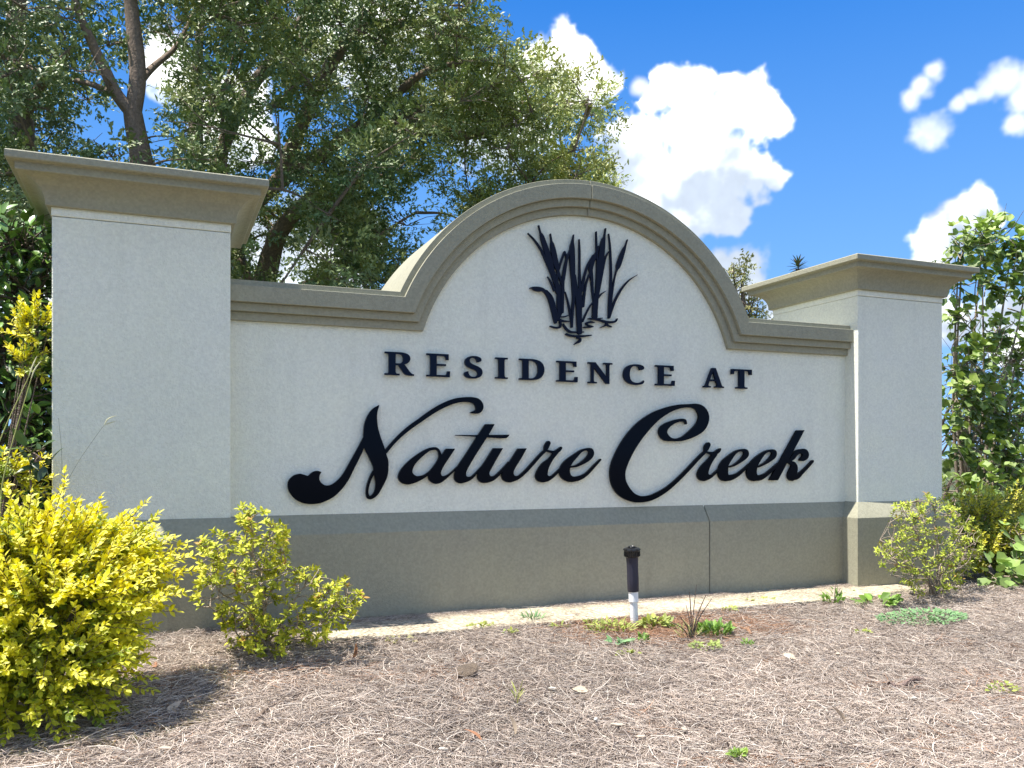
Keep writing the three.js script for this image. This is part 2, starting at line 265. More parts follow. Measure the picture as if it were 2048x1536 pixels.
// ---------------------------------------------------------------- lettering and emblem, cut from sheet
const SCRIPT = [
  { name: 'N', parts: [['p',747,718,1,726,678,0,695,622,0,664,569,0,639,542,0,615,528,0,594,528,0,577,542,0,573,561,0,581,579,1,566,584,0,548,580,0,529,564,1,515,569,0,497,573,0,474,566,0,456,548,0,452,526,0,459,501,0,480,475,0,512,458,0,548,454,0,585,460,0,627,480,0,661,511,0,689,550,0,714,600,0,736,643,0,751,676,1,761,703,1], ['p',812,848,1,783,830,0,762,800,0,751,768,0,748,740,0,747,718,0,751,676,0,767,640,0,785,601,0,788,581,0,792,559,0,796,534,0,794,509,0,785,490,0,773,481,1,773,468,1,789,473,0,808,490,0,828,524,0,844,559,0,849,593,0,848,625,0,840,650,0,831,681,0,818,716,0,807,753,0,803,782,0,803,813,0], ['s',789,578,6.3,777,556,5.7,766,525,5.4,762,497,5.4,767,478,6.9,775,475,6.2], ['s',838,659,6.9,862,688,6.9,897,724,7.4,935,756,8.5,979,787,8.8,1032,824,9.7,1082,852,10.2,1130,871,10.3,1173,878,10.3,1208,877,12.4,1231,867,16.6,1240,848,17.5,1231,831,10.5,1202,824,2.5]] },
  { name: 'a', parts: [['p',1045,679,0,1015,674,0,978,655,0,940,628,0,906,595,0,890,566,0,891,546,0,906,531,0,929,526,0,958,532,0,989,546,0,1017,564,0,1049,595,0,1075,625,0,1072,650,0,1062,670,0], ['h',1045,667,0,1022,663,0,991,640,0,965,615,0,950,590,0,950,573,0,963,562,0,981,561,0,1002,568,0,1022,582,0,1046,610,0,1060,635,0,1060,653,0,1055,663,0], ['p',1092,673,1,1132,673,1,1104,633,0,1080,597,0,1070,573,0,1075,561,0,1088,561,0,1109,572,0,1136,595,0,1163,620,1,1141,589,1,1115,567,0,1093,548,0,1070,532,0,1046,527,0,1028,535,0,1018,547,0,1018,564,0,1033,592,0,1054,620,0,1075,648,0]] },
  { name: 't', parts: [['p',1266,777,1,1308,778,1,1283,736,0,1250,687,0,1217,638,0,1187,589,0,1180,569,0,1184,557,0,1198,556,0,1214,566,0,1241,592,0,1261,612,1,1244,586,1,1228,567,0,1203,543,0,1176,532,0,1152,528,0,1136,536,0,1128,551,0,1131,572,0,1144,602,0,1168,635,0,1203,686,0,1233,730,0], ['p',1132,730,1,1236,731,1,1377,734,1,1366,722,0,1355,718,0,1305,719,0,1250,722,0,1136,727,1]] },
  { name: 'u', parts: [['p',1302,676,1,1346,676,1,1319,633,0,1294,591,0,1284,571,0,1288,559,0,1302,558,0,1319,568,0,1347,594,0,1377,625,1,1352,586,1,1333,563,0,1305,540,0,1277,530,0,1252,529,0,1239,536,0,1231,551,0,1233,569,0,1244,592,0,1266,622,0], ['p',1415,675,1,1456,676,1,1432,636,0,1406,598,0,1395,576,0,1397,562,0,1407,557,0,1422,562,0,1448,583,0,1482,617,0,1514,649,0,1541,673,1,1549,663,1,1522,639,0,1485,600,0,1453,569,0,1422,545,0,1390,532,0,1370,530,0,1352,536,0,1342,548,0,1342,567,0,1354,591,0,1380,624,0]] },
  { name: 'r', parts: [['s',1559,699,10.0,1551,685,11.1,1546,672,8.0,1545,666,5.3], ['s',1549,667,4.9,1570,662,5.4,1589,659,7.4,1608,668,8.1,1619,678,6.2], ['p',1578,652,1,1607,657,1,1581,627,0,1562,595,0,1555,571,0,1557,558,0,1569,556,0,1581,563,0,1611,587,0,1627,602,1,1611,573,1,1586,551,0,1559,534,0,1530,528,0,1511,533,0,1499,547,0,1499,564,0,1509,585,0,1530,612,0,1559,632,0]] },
  { name: 'e', parts: [['s',1665,595,3.5,1693,599,5.0,1726,614,7.7,1754,633,11.1,1768,652,12.8,1765,667,11.2,1746,673,5.5,1718,665,6.1,1690,644,10.4,1660,619,15.8,1641,592,22.2,1638,568,24.9,1654,548,17.8,1679,541,11.9,1712,547,10.1,1746,564,7.3,1782,597,5.9,1814,627,4.3]] },
  { name: 'C', parts: [['s',2264,796,5.7,2257,808,7.3,2233,810,7.0,2196,801,9.2,2156,780,15.5,2139,756,22.1,2152,732,17.9,2188,719,7.7,2237,722,9.2,2295,747,18.4,2345,783,27.4,2363,822,29.3,2353,853,25.1,2324,874,14.6,2278,878,8.4,2217,871,10.5,2156,852,15.9,2092,820,24.5,2028,771,33.0,1974,713,37.2,1931,648,38.9,1904,584,39.4,1906,530,37.3,1931,489,32.1,1974,458,21.6,2017,447,15.3,2064,450,13.2,2112,466,12.2,2164,493,10.3,2217,531,9.1,2274,579,8.5,2328,628,7.7,2370,663,7.0]] },
  { name: 'r', parts: [['s',2388,697,11.7,2380,685,13.2,2374,670,8.4,2372,664,5.6], ['s',2372,664,4.3,2397,658,6.0,2422,656,8.5,2444,667,9.0,2455,676,5.3], ['p',2408,650,1,2440,651,1,2411,616,0,2392,580,0,2388,562,0,2397,555,0,2411,559,0,2440,580,0,2465,604,1,2444,571,1,2411,544,0,2379,529,0,2354,526,0,2335,536,0,2328,554,0,2333,574,0,2354,601,0,2386,628,0]] },
  { name: 'e', parts: [['s',2509,592,3.7,2538,601,5.1,2575,622,8.0,2601,643,12.6,2607,658,14.1,2598,669,9.0,2575,672,5.5,2546,663,7.1,2513,637,13.5,2484,607,21.0,2473,577,27.5,2476,552,26.1,2498,540,15.3,2524,543,13.0,2557,555,9.1,2594,579,6.7,2624,603,5.5]] },
  { name: 'e', parts: [['s',2672,591,3.8,2706,603,5.2,2741,622,8.2,2767,643,13.0,2773,659,13.8,2763,668,9.0,2741,670,5.6,2714,660,7.3,2684,637,13.9,2654,606,21.5,2639,576,28.3,2642,551,26.8,2665,539,15.0,2691,540,13.2,2725,554,9.4,2760,578,7.6,2798,606,6.2]] },
  { name: 'k', parts: [['p',2911,772,1,2958,773,1,2794,525,1,2742,526,1], ['s',2858,615,4.2,2887,637,11.4,2911,661,12.4,2938,669,10.7,2960,662,17.2,2966,647,18.8,2950,632,12.6,2934,626,6.0], ['s',2864,612,5.8,2887,606,12.0,2895,587,20.4,2887,565,24.7,2879,546,24.2,2889,537,13.2,2915,544,13.5,2942,562,9.2,2978,590,7.2,3010,618,6.6]] },
];
const EMBLEM = [
  { name: 'leaf_blade', parts: [['s',1464,1602,2.1,1494,1576,3.7,1524,1539,4.8,1550,1490,5.3,1576,1437,5.9,1594,1398,7.5]] },
  { name: 'cattail', parts: [['s',1514,1640,3.1,1523,1610,3.8,1530,1595,9.0,1548,1545,12.5,1567,1492,13.9,1574,1466,11.1,1589,1430,7.7,1603,1391,8.7]] },
  { name: 'cattail', parts: [['s',1570,1609,3.1,1575,1578,4.2,1579,1562,9.4,1587,1525,12.5,1598,1478,11.8,1604,1457,7.0,1616,1424,5.6,1629,1385,5.6,1633,1362,5.6]] },
  { name: 'leaf_blade', parts: [['s',1638,1539,3.6,1622,1496,4.1,1607,1447,4.7,1598,1399,6.3,1603,1359,7.5]] },
  { name: 'leaf_blade', parts: [['s',1638,1539,3.3,1648,1511,3.8,1642,1466,4.7,1633,1417,5.8]] },
  { name: 'cattail', parts: [['s',1682,1617,2.1,1677,1587,5.5,1675,1557,11.5,1676,1505,12.3,1678,1453,11.2,1680,1405,8.4,1682,1345,6.3,1677,1284,5.6,1673,1212,4.9]] },
  { name: 'leaf_blade', parts: [['s',1671,1565,2.1,1649,1507,5.2,1633,1441,5.8,1629,1381,6.4,1627,1321,6.9,1627,1273,5.8]] },
  { name: 'leaf_blade', parts: [['s',1710,1599,2.7,1712,1549,4.3,1712,1468,4.9,1714,1388,7.1,1716,1327,10.9]] },
  { name: 'leaf_blade', parts: [['s',1808,1580,2.6,1796,1548,6.3,1777,1510,9.5,1768,1473,9.3,1773,1429,6.6,1777,1372,5.0,1784,1332,6.6]] },
  { name: 'leaf_blade', parts: [['s',1780,1537,3.1,1752,1488,4.7,1732,1425,5.3,1723,1376,7.5]] },
  { name: 'leaf_blade', parts: [['s',1764,1456,3.7,1745,1410,4.3,1734,1349,5.4,1727,1308,8.1]] },
  { name: 'leaf_blade', parts: [['s',1794,1641,2.8,1796,1577,3.9,1800,1496,4.4,1798,1414,5.5,1796,1333,8.2,1789,1267,8.7]] },
  { name: 'cattail', parts: [['s',1841,1660,3.2,1836,1627,3.9,1830,1606,9.6,1823,1559,13.5,1816,1505,13.5,1812,1476,10.7,1807,1431,10.0,1800,1374,9.9,1791,1333,11.3,1787,1265,12.8]] },
  { name: 'leaf_blade', parts: [['s',1858,1560,2.1,1841,1532,3.7,1828,1482,4.9,1814,1416,5.4,1800,1354,5.4]] },
  { name: 'leaf_blade', parts: [['s',1858,1638,2.5,1865,1583,3.9,1869,1502,5.0,1869,1420,5.6,1862,1338,5.6,1859,1264,5.0]] },
  { name: 'cattail', parts: [['s',1953,1621,2.9,1944,1595,3.5,1936,1577,7.8,1921,1539,11.3,1907,1501,10.6,1901,1485,5.3,1893,1463,3.2,1883,1421,3.6,1872,1359,5.0,1865,1297,5.0,1862,1268,3.6]] },
  { name: 'leaf_blade', parts: [['s',2006,1468,1.0,1963,1440,3.0,1925,1400,4.7,1893,1348,5.3,1874,1302,4.9,1862,1264,3.3]] },
  { name: 'leaf_blade', parts: [['s',1844,1383,0.7,1818,1365,3.5,1800,1345,4.5,1768,1315,3.1,1745,1277,3.6,1727,1239,3.7]] },
  { name: 'leaf_blade', parts: [['s',1709,1375,8.1,1709,1327,13.5,1709,1266,13.0,1712,1190,10.8]] },
  { name: 'cattail', parts: [['s',1474,1367,2.4,1484,1369,4.0,1496,1366,8.8,1515,1365,10.0,1533,1364,7.2,1550,1351,6.8,1567,1325,8.3,1581,1286,9.7,1592,1239,8.3,1594,1227,6.2]] },
  { name: 'leaf_blade', parts: [['s',1550,1363,2.1,1574,1339,3.7,1589,1299,4.8,1598,1259,4.8]] },
  { name: 'leaf_blade', parts: [['s',1616,1380,11.9,1614,1320,13.3,1616,1278,12.1,1603,1240,8.3]] },
  { name: 'leaf_blade', parts: [['s',1642,1362,2.2,1656,1315,3.8,1667,1264,4.3,1673,1216,3.8]] },
  { name: 'leaf_blade', parts: [['s',1556,1423,1.3,1572,1401,3.7,1589,1366,5.3]] },
  { name: 'leaf_blade', parts: [['s',1687,1438,6.5,1696,1366,7.6,1705,1286,9.2]] },
  { name: 'ripple', parts: [['s',1616,1252,1.9,1638,1254,3.1,1656,1261,1.9]] },
  { name: 'ripple', parts: [['s',1603,1243,5.2,1629,1235,4.5,1660,1234,2.2]] },
  { name: 'ripple', parts: [['s',1570,1208,2.9,1594,1203,4.1,1616,1208,4.5,1617,1229,4.8]] },
  { name: 'ripple', parts: [['s',1633,1220,4.2,1642,1206,5.5,1662,1191,5.2,1687,1189,3.8,1732,1192,2.5]] },
  { name: 'ripple', parts: [['s',1647,1178,4.5,1673,1172,4.7,1723,1173,4.7,1770,1180,2.5]] },
  { name: 'ripple', parts: [['s',1699,1164,2.6,1715,1161,4.2,1712,1151,6.5,1698,1143,4.4,1686,1135,1.3]] },
  { name: 'ripple', parts: [['s',1757,1253,2.9,1786,1253,3.5,1825,1259,1.9]] },
  { name: 'ripple', parts: [['s',1777,1253,3.2,1814,1249,4.9,1851,1243,5.1,1888,1247,4.4,1900,1260,3.0]] },
  { name: 'ripple', parts: [['s',1784,1237,2.2,1764,1238,4.4,1745,1232,4.0,1752,1224,3.3,1777,1218,2.6]] },
  { name: 'ripple', parts: [['s',1732,1213,2.8,1755,1214,3.1,1777,1218,2.8]] },
  { name: 'ripple', parts: [['s',1816,1217,1.3,1841,1228,3.9,1846,1240,3.8,1853,1229,4.2,1872,1223,2.3]] },
];
const CAPITALS = [['R', 0.834, 0.955, 0.969, 1.063], ['E', 1.009, 1.110, 0.969, 1.064], ['S', 1.172, 1.253, 0.967, 1.062], ['I', 1.312, 1.368, 0.971, 1.061], ['D', 1.422, 1.539, 0.970, 1.061], ['E', 1.599, 1.701, 0.968, 1.059], ['N', 1.753, 1.874, 0.966, 1.060], ['C', 1.932, 2.039, 0.966, 1.060], ['E', 2.100, 2.203, 0.968, 1.061], ['A', 2.362, 2.476, 0.967, 1.060], ['T', 2.521, 2.639, 0.967, 1.060]];
function spline(pts, dim, closed, step) {                          // Catmull-Rom through points; corners (flag 1) stop the smoothing
  const out = [], n = pts.length, P = (i) => closed ? pts[(i + n) % n] : pts[clamp(i, 0, n - 1)];
  const m = closed ? n : n - 1;
  for (let i = 0; i < m; i++) {
    const p1 = P(i), p2 = P(i + 1), p0 = closed && p1[2] === 1 ? p1 : P(i - 1), p3 = closed && p2[2] === 1 ? p2 : P(i + 2);
    const k = Math.max(2, Math.ceil(Math.hypot(p2[0] - p1[0], p2[1] - p1[1]) / step));
    for (let s = 0; s < k; s++) { const t = s / k, q = []; for (let d = 0; d < dim; d++) q.push(0.5 * (2 * p1[d] + (p2[d] - p0[d]) * t + (2 * p0[d] - 5 * p1[d] + 4 * p2[d] - p3[d]) * t * t + (3 * p1[d] - p0[d] - 3 * p2[d] + p3[d]) * t * t * t)); out.push(q); }
  }
  if (!closed) out.push(pts[n - 1].slice(0, dim));
  return out;
}
function cutSheet(parts, cell, depth) {                            // strokes and outlines in millimetres -> one extruded plate
  const prep = parts.map((p) => { const [kind, ...v] = p, pts = []; for (let i = 0; i < v.length; i += 3) pts.push([v[i], v[i + 1], v[i + 2]]); return kind === 's' ? { kind, pts: spline(pts, 3, false, 4) } : { kind, pts: spline(pts, 2, true, 4) }; });
  let x0 = 1e9, x1 = -1e9, y0 = 1e9, y1 = -1e9;
  for (const p of prep) for (const q of p.pts) { const r = p.kind === 's' ? q[2] : 0; x0 = Math.min(x0, q[0] - r); x1 = Math.max(x1, q[0] + r); y0 = Math.min(y0, q[1] - r); y1 = Math.max(y1, q[1] + r); }
  x0 -= 3 * cell; y0 -= 3 * cell; const nx = Math.ceil((x1 - x0) / cell) + 4, ny = Math.ceil((y1 - y0) / cell) + 4, F = new Float32Array(nx * ny).fill(-99);
  for (const p of prep) {
    const n = p.pts.length, m = p.kind === 's' ? n - 1 : n;
    let a0 = 0, a1 = nx - 1, b0 = 0, b1 = ny - 1;
    for (let j = b0; j <= b1; j++) for (let i = a0; i <= a1; i++) {
      const X = x0 + i * cell, Y = y0 + j * cell; let best = -1e9, d2 = 1e18, inside = false;
      for (let k = 0; k < m; k++) {
        const A = p.pts[k], B = p.pts[(k + 1) % n], ex = B[0] - A[0], ey = B[1] - A[1], L = ex * ex + ey * ey || 1e-9, t = clamp(((X - A[0]) * ex + (Y - A[1]) * ey) / L), dx = X - A[0] - ex * t, dy = Y - A[1] - ey * t;
        if (p.kind === 's') { const q = lerp(A[2], B[2], t) - Math.sqrt(dx * dx + dy * dy); if (q > best) best = q; }
        else { const q = dx * dx + dy * dy; if (q < d2) d2 = q; if ((A[1] > Y) !== (B[1] > Y) && X < ex * (Y - A[1]) / (B[1] - A[1]) + A[0]) inside = !inside; }
      }
      if (p.kind !== 's') best = (inside ? 1 : -1) * Math.sqrt(d2);
      const o = j * nx + i; F[o] = p.kind === 'h' ? Math.min(F[o], -best) : Math.max(F[o], best);
    }
  }
  // marching squares: edges with the inside on the left, then chained into loops
  const next = new Map(), point = new Map(), key = (i, j, h) => (j * nx + i) * 2 + h;
  const cross = (i, j, h) => { const k = key(i, j, h); if (!point.has(k)) { const a = F[j * nx + i], b = h ? F[(j + 1) * nx + i] : F[j * nx + i + 1], t = a / (a - b); point.set(k, [x0 + (i + (h ? 0 : t)) * cell, y0 + (j + (h ? t : 0)) * cell]); } return k; };
  for (let j = 0; j < ny - 1; j++) for (let i = 0; i < nx - 1; i++) {
    const s = [F[j * nx + i] > 0, F[j * nx + i + 1] > 0, F[(j + 1) * nx + i + 1] > 0, F[(j + 1) * nx + i] > 0], c = s[0] + 2 * s[1] + 4 * s[2] + 8 * s[3];
    if (c === 0 || c === 15) continue;
    const e = [() => cross(i, j, 0), () => cross(i + 1, j, 1), () => cross(i, j + 1, 0), () => cross(i, j, 1)];
    const seg = { 1: [[0, 3]], 2: [[1, 0]], 3: [[1, 3]], 4: [[2, 1]], 5: [[0, 3], [2, 1]], 6: [[2, 0]], 7: [[2, 3]], 8: [[3, 2]], 9: [[0, 2]], 10: [[1, 0], [3, 2]], 11: [[1, 2]], 12: [[3, 1]], 13: [[0, 1]], 14: [[3, 0]] }[c];
    for (const [a, b] of seg) next.set(e[a](), e[b]());
  }
  const loops = [];
  while (next.size) { const start = next.keys().next().value, loop = []; let k = start; do { loop.push(point.get(k)); const n2 = next.get(k); next.delete(k); k = n2; } while (k !== undefined && k !== start && next.has(k)); if (loop.length > 8) loops.push(loop); }
  const area = (l) => l.reduce((s, p, i) => { const q = l[(i + 1) % l.length]; return s + p[0] * q[1] - q[0] * p[1]; }, 0) / 2;
  const thin = (l) => l.filter((p, i) => { const a = l[(i + l.length - 1) % l.length], b = l[(i + 1) % l.length]; return Math.abs((p[0] - a[0]) * (b[1] - a[1]) - (p[1] - a[1]) * (b[0] - a[0])) > 0.02 * cell * cell || i % 3 === 0; });
  const vec = (l) => l.map(([x, y]) => new THREE.Vector2(x / 1000, y / 1000));
  const inLoop = (p, l) => { let r = false; for (let i = 0, j = l.length - 1; i < l.length; j = i++) if ((l[i][1] > p[1]) !== (l[j][1] > p[1]) && p[0] < (l[j][0] - l[i][0]) * (p[1] - l[i][1]) / (l[j][1] - l[i][1]) + l[i][0]) r = !r; return r; };
  const big = loops.filter((l) => area(l) > 4), holes = loops.filter((l) => area(l) < -4);
  const shapes = big.map((l) => { const s = new THREE.Shape(vec(thin(l))); for (const h of holes) if (inLoop(h[0], l)) s.holes.push(new THREE.Path(vec(thin(h)))); return s; });
  const g = new THREE.ExtrudeGeometry(shapes, { depth, bevelEnabled: false, curveSegments: 4 });
  return toCreasedNormals(g, 0.6);
}
{
  const word = group('script_lettering', sign);
  word.userData.label = 'glossy black script lettering Nature Creek';
  SCRIPT.forEach((l, i) => { const g = cutSheet(l.parts, 1.5, 0.0125 + 0.0006 * (i % 2)); g.translate(0, 0, 0.006); part('letter', g, M.acrylic, word); });
  const em = group('cattail_emblem', sign);
  em.userData.label = 'black cattail reeds emblem under the arch';
  EMBLEM.forEach((l, i) => { const g = cutSheet(l.parts, 1.2, 0.0095 + 0.00045 * (i % 7)); g.translate(0, 0, 0.006); part(l.name, g, M.emblem, em); });
  const font = await new FontLoader().loadAsync('fonts/droid/droid_serif_bold.typeface.json');
  const caps = group('capital_lettering', sign);
  caps.userData.label = 'small black serif capitals RESIDENCE AT';
  for (const [ch, x0, x1, y0, y1] of CAPITALS) {
    const g = new TextGeometry(ch, { font, size: 1, depth: 1, curveSegments: 10, bevelEnabled: false });
    g.computeBoundingBox(); const b = g.boundingBox, sx = (x1 - x0) / (b.max.x - b.min.x), sy = (y1 - y0) / (b.max.y - b.min.y);
    g.translate(-b.min.x, -b.min.y, 0); g.scale(sx, sy, 0.013); g.translate(x0, y0, 0.006);
    part('letter', toCreasedNormals(g, 0.6), M.emblem, caps);
  }
}

// ---------------------------------------------------------------- footing and sprinkler
{
  const f = thing('concrete_footing', 'sunlit concrete footing strip along the foot of the sign wall', 'footing');
  const g = boxGeo(0.30, 3.42, -0.25, 0, 0.051, 0.372, 0.006);
  const p = g.attributes.position;
  for (let i = 0; i < p.count; i++) { const x = p.getX(i), z = p.getZ(i); if (z > 0.2) p.setZ(i, z + 0.03 * (1 - clamp((x - 0.3) / 3.1))); }
  g.computeVertexNormals();
  part('slab', g, M.concrete, f);
}
{
  const px = 1.718, pz = 0.48, py = mulchHeight(px, pz) - 0.05;
  const s = thing('sprinkler_riser', 'black pop-up sprinkler head standing on a white plastic pipe before the sign', 'sprinkler', V(px, py, pz));
  s.rotation.z = 0.05; s.rotation.x = 0.02;
  const lathe = (pts, n = 28) => toCreasedNormals(new THREE.LatheGeometry(pts.map(([r, y]) => new THREE.Vector2(r, y)), n), 0.6);
  const t = -py;                                                    // heights below are above the world's zero
  const at0 = (pts) => pts.map(([r, y]) => [r, y + t]);
  part('pipe', lathe(at0([[0.0155, -0.12], [0.0155, 0.075]])), M.pvc, s);
  part('coupling', lathe(at0([[0.0155, 0.073], [0.0190, 0.074], [0.0195, 0.078], [0.0195, 0.082], [0.0188, 0.0835], [0.0188, 0.118], [0.015, 0.120]])), M.pvc, s);
  part('body', lathe(at0([[0.0165, 0.112], [0.0212, 0.113], [0.0222, 0.117], [0.0228, 0.16], [0.0222, 0.20], [0.0226, 0.225], [0.0240, 0.246], [0.0255, 0.252]])), M.plastic, s);
  const cap = part('cap', lathe(at0([[0.0245, 0.248], [0.0285, 0.250], [0.0298, 0.254], [0.0298, 0.270], [0.0310, 0.272], [0.0310, 0.279], [0.0285, 0.2835], [0.020, 0.2850], [0.0185, 0.2830], [0.0, 0.2830]])), M.blackPlastic, s);
  for (let k = 0; k < 26; k++) { const a = k / 26 * Math.PI * 2, g = new THREE.BoxGeometry(0.0026, 0.018, 0.0030); g.translate(0, 0.261 + t, 0.0303); g.rotateY(a); part('grip_rib', g, M.blackPlastic, cap); }
  part('nozzle', lathe(at0([[0.0150, 0.2835], [0.0150, 0.2885], [0.0135, 0.2905], [0.0125, 0.2905], [0.0115, 0.2895], [0, 0.2895]])), M.blackPlastic, s);
  for (let k = 0; k < 8; k++) { const g = new THREE.BoxGeometry(0.006, 0.006, 0.0045); g.translate(0, 0.2785 + t, 0.0312); g.rotateY(k / 8 * Math.PI * 2 + 0.2); part('lug', g, M.blackPlastic, cap); }
}

// ---------------------------------------------------------------- plants: leaves, stems, builders
function leafGeo(len, wid, curl = 0.15, fold = 0.25, rows = 4) {      // grows along +y, its face towards +z
  const pos = [], idx = [];
  for (let i = 0; i <= rows; i++) { const t = i / rows, w = wid / 2 * Math.pow(Math.sin(Math.PI * Math.pow(clamp(0.04 + 0.96 * t), 0.8)), 0.8) * (i === rows ? 0 : 1), z = -curl * len * t * t; pos.push(-w, t * len, z + w * fold, 0, t * len, z, w, t * len, z + w * fold); }
  for (let i = 0; i < rows; i++) { const a = i * 3; for (const k of [0, 1]) idx.push(a + k, a + k + 1, a + k + 4, a + k, a + k + 4, a + k + 3); }
  const g = new THREE.BufferGeometry(); g.setAttribute('position', new THREE.Float32BufferAttribute(pos, 3)); g.setIndex(idx); g.computeVertexNormals(); return g;
}
function lobedLeafGeo(len, wid, curl = 0.2) {                          // a broad heart-shaped vine leaf, scalloped edge
  const pos = [0, 0, 0], idx = [], n = 18;
  for (let i = 0; i <= n; i++) { const a = lerp(-0.92, 0.92, i / n) * Math.PI, r = (1 - 0.32 * Math.abs(Math.sin(a * 2.5)) * 0.6) * (0.62 + 0.38 * Math.cos(a * 0.5)); const x = Math.sin(a) * wid * 0.55 * r, y = len * 0.36 + Math.cos(a) * len * 0.62 * r; pos.push(x, y, -curl * (y * y / len) + Math.abs(x) * 0.18); }
  for (let i = 1; i <= n; i++) idx.push(0, i + 1, i);
  const g = new THREE.BufferGeometry(); g.setAttribute('position', new THREE.Float32BufferAttribute(pos, 3)); g.setIndex(idx); g.computeVertexNormals(); return g;
}
function tubeGeo(pts, radii, sides = 6, per = 4, bump = 0) {            // tapered limb through the points
  const curve = new THREE.CatmullRomCurve3(pts, false, 'centripetal'), n = Math.max(2, (pts.length - 1) * per), pos = [], idx = [], uv = [], fr = curve.computeFrenetFrames(n, false);
  let run = 0, prev = null;
  for (let i = 0; i <= n; i++) {
    const t = i / n, p = curve.getPoint(t), k = t * (radii.length - 1), a = Math.floor(Math.min(k, radii.length - 2)), r = lerp(radii[a], radii[a + 1], k - a);
    if (prev) run += p.distanceTo(prev); prev = p;
    for (let s = 0; s <= sides; s++) { const an = s / sides * Math.PI * 2, rr = r * (1 + bump * (noise3(p.x * 6 + Math.cos(an) * 2, p.y * 3, p.z * 6 + Math.sin(an) * 2) - 0.5)); const q = p.clone().addScaledVector(fr.normals[i], Math.cos(an) * rr).addScaledVector(fr.binormals[i], Math.sin(an) * rr); pos.push(q.x, q.y, q.z); uv.push(s / sides * r * 6.28, run); }
  }
  for (let i = 0; i < n; i++) for (let s = 0; s < sides; s++) { const a = i * (sides + 1) + s, b = a + sides + 1; idx.push(a, b, a + 1, a + 1, b, b + 1); }
  const g = new THREE.BufferGeometry(); g.setAttribute('position', new THREE.Float32BufferAttribute(pos, 3)); g.setAttribute('uv', new THREE.Float32BufferAttribute(uv, 2)); g.setIndex(idx); g.computeVertexNormals(); return g;
}
const rnd3 = (r) => V(r() - 0.5, r() - 0.5, r() - 0.5);
function basis(p, dir, nor, s) { const y = dir.clone().normalize(), x = y.clone().cross(nor).normalize(); if (x.lengthSq() < 0.5) x.set(1, 0, 0); const z = x.clone().cross(y).normalize(); return new THREE.Matrix4().makeBasis(x.multiplyScalar(s), y.multiplyScalar(s), z.multiplyScalar(s)).setPosition(p); }
const leafMat = (o = {}) => new THREE.MeshPhysicalMaterial({ color: 0xffffff, roughness: 0.75, transmission: 0.35, thickness: 0, side: THREE.DoubleSide, ...o });
const local = (o, p) => p.clone().sub(o.position);
function emitLeaves(parent, leaves, geos, opts, singles = 260) {       // the nearest ones each a mesh, the rest one mass
  const own = parent.position, eye = camera.position.clone().sub(own);
  leaves.forEach((l) => { l.k = l.s / l.p.distanceTo(eye) ** 2; });
  const order = leaves.slice().sort((a, b) => b.k - a.k), first = order.slice(0, singles), rest = order.slice(singles);
  const tones = 8, byTone = first.slice().sort((a, b) => a.c[1] - b.c[1] + 0.5 * (a.c[0] - b.c[0])), mats = [];
  for (let i = 0; i < tones; i++) { const part_ = byTone.slice(Math.floor(i * first.length / tones), Math.floor((i + 1) * first.length / tones)); if (!part_.length) continue; const c = [0, 1, 2].map((k) => part_.reduce((s, l) => s + l.c[k], 0) / part_.length); const m = leafMat({ ...opts, color: new THREE.Color(...c) }); mats.push(m); part_.forEach((l) => { l.m = m; }); }
  first.forEach((l, i) => { const o = part('leaf', geos[i % geos.length], l.m, parent); basis(l.p, l.dir, l.nor, l.s).decompose(o.position, o.quaternion, o.scale); });
  if (rest.length) geos.forEach((g, gi) => {
    const mine = rest.filter((_, i) => i % geos.length === gi); if (!mine.length) return;
    const im = new THREE.InstancedMesh(g, leafMat(opts), mine.length); im.name = 'foliage'; im.userData.kind = 'stuff'; shade(im);
    mine.forEach((l, i) => { im.setMatrixAt(i, basis(l.p, l.dir, l.nor, l.s)); im.setColorAt(i, new THREE.Color(...l.c)); });
    parent.add(im);
  });
}
const bark = (rgb) => new THREE.MeshStandardMaterial({ color: new THREE.Color(...rgb), roughness: 0.95, bumpMap: stuccoBump, bumpScale: 0.006 });
const twigMat = bark([0.17, 0.13, 0.10]), paleTwig = bark([0.34, 0.28, 0.21]);
const mix3 = (a, b, t) => [0, 1, 2].map((k) => lerp(a[k], b[k], t));
const vary = (c, r, a = 0.25) => { const k = 0.86 * (1 + (r() - 0.5) * 2 * a), h = 1 + (r() - 0.5) * a * 0.6; return [c[0] * k * h, c[1] * k, c[2] * k]; };

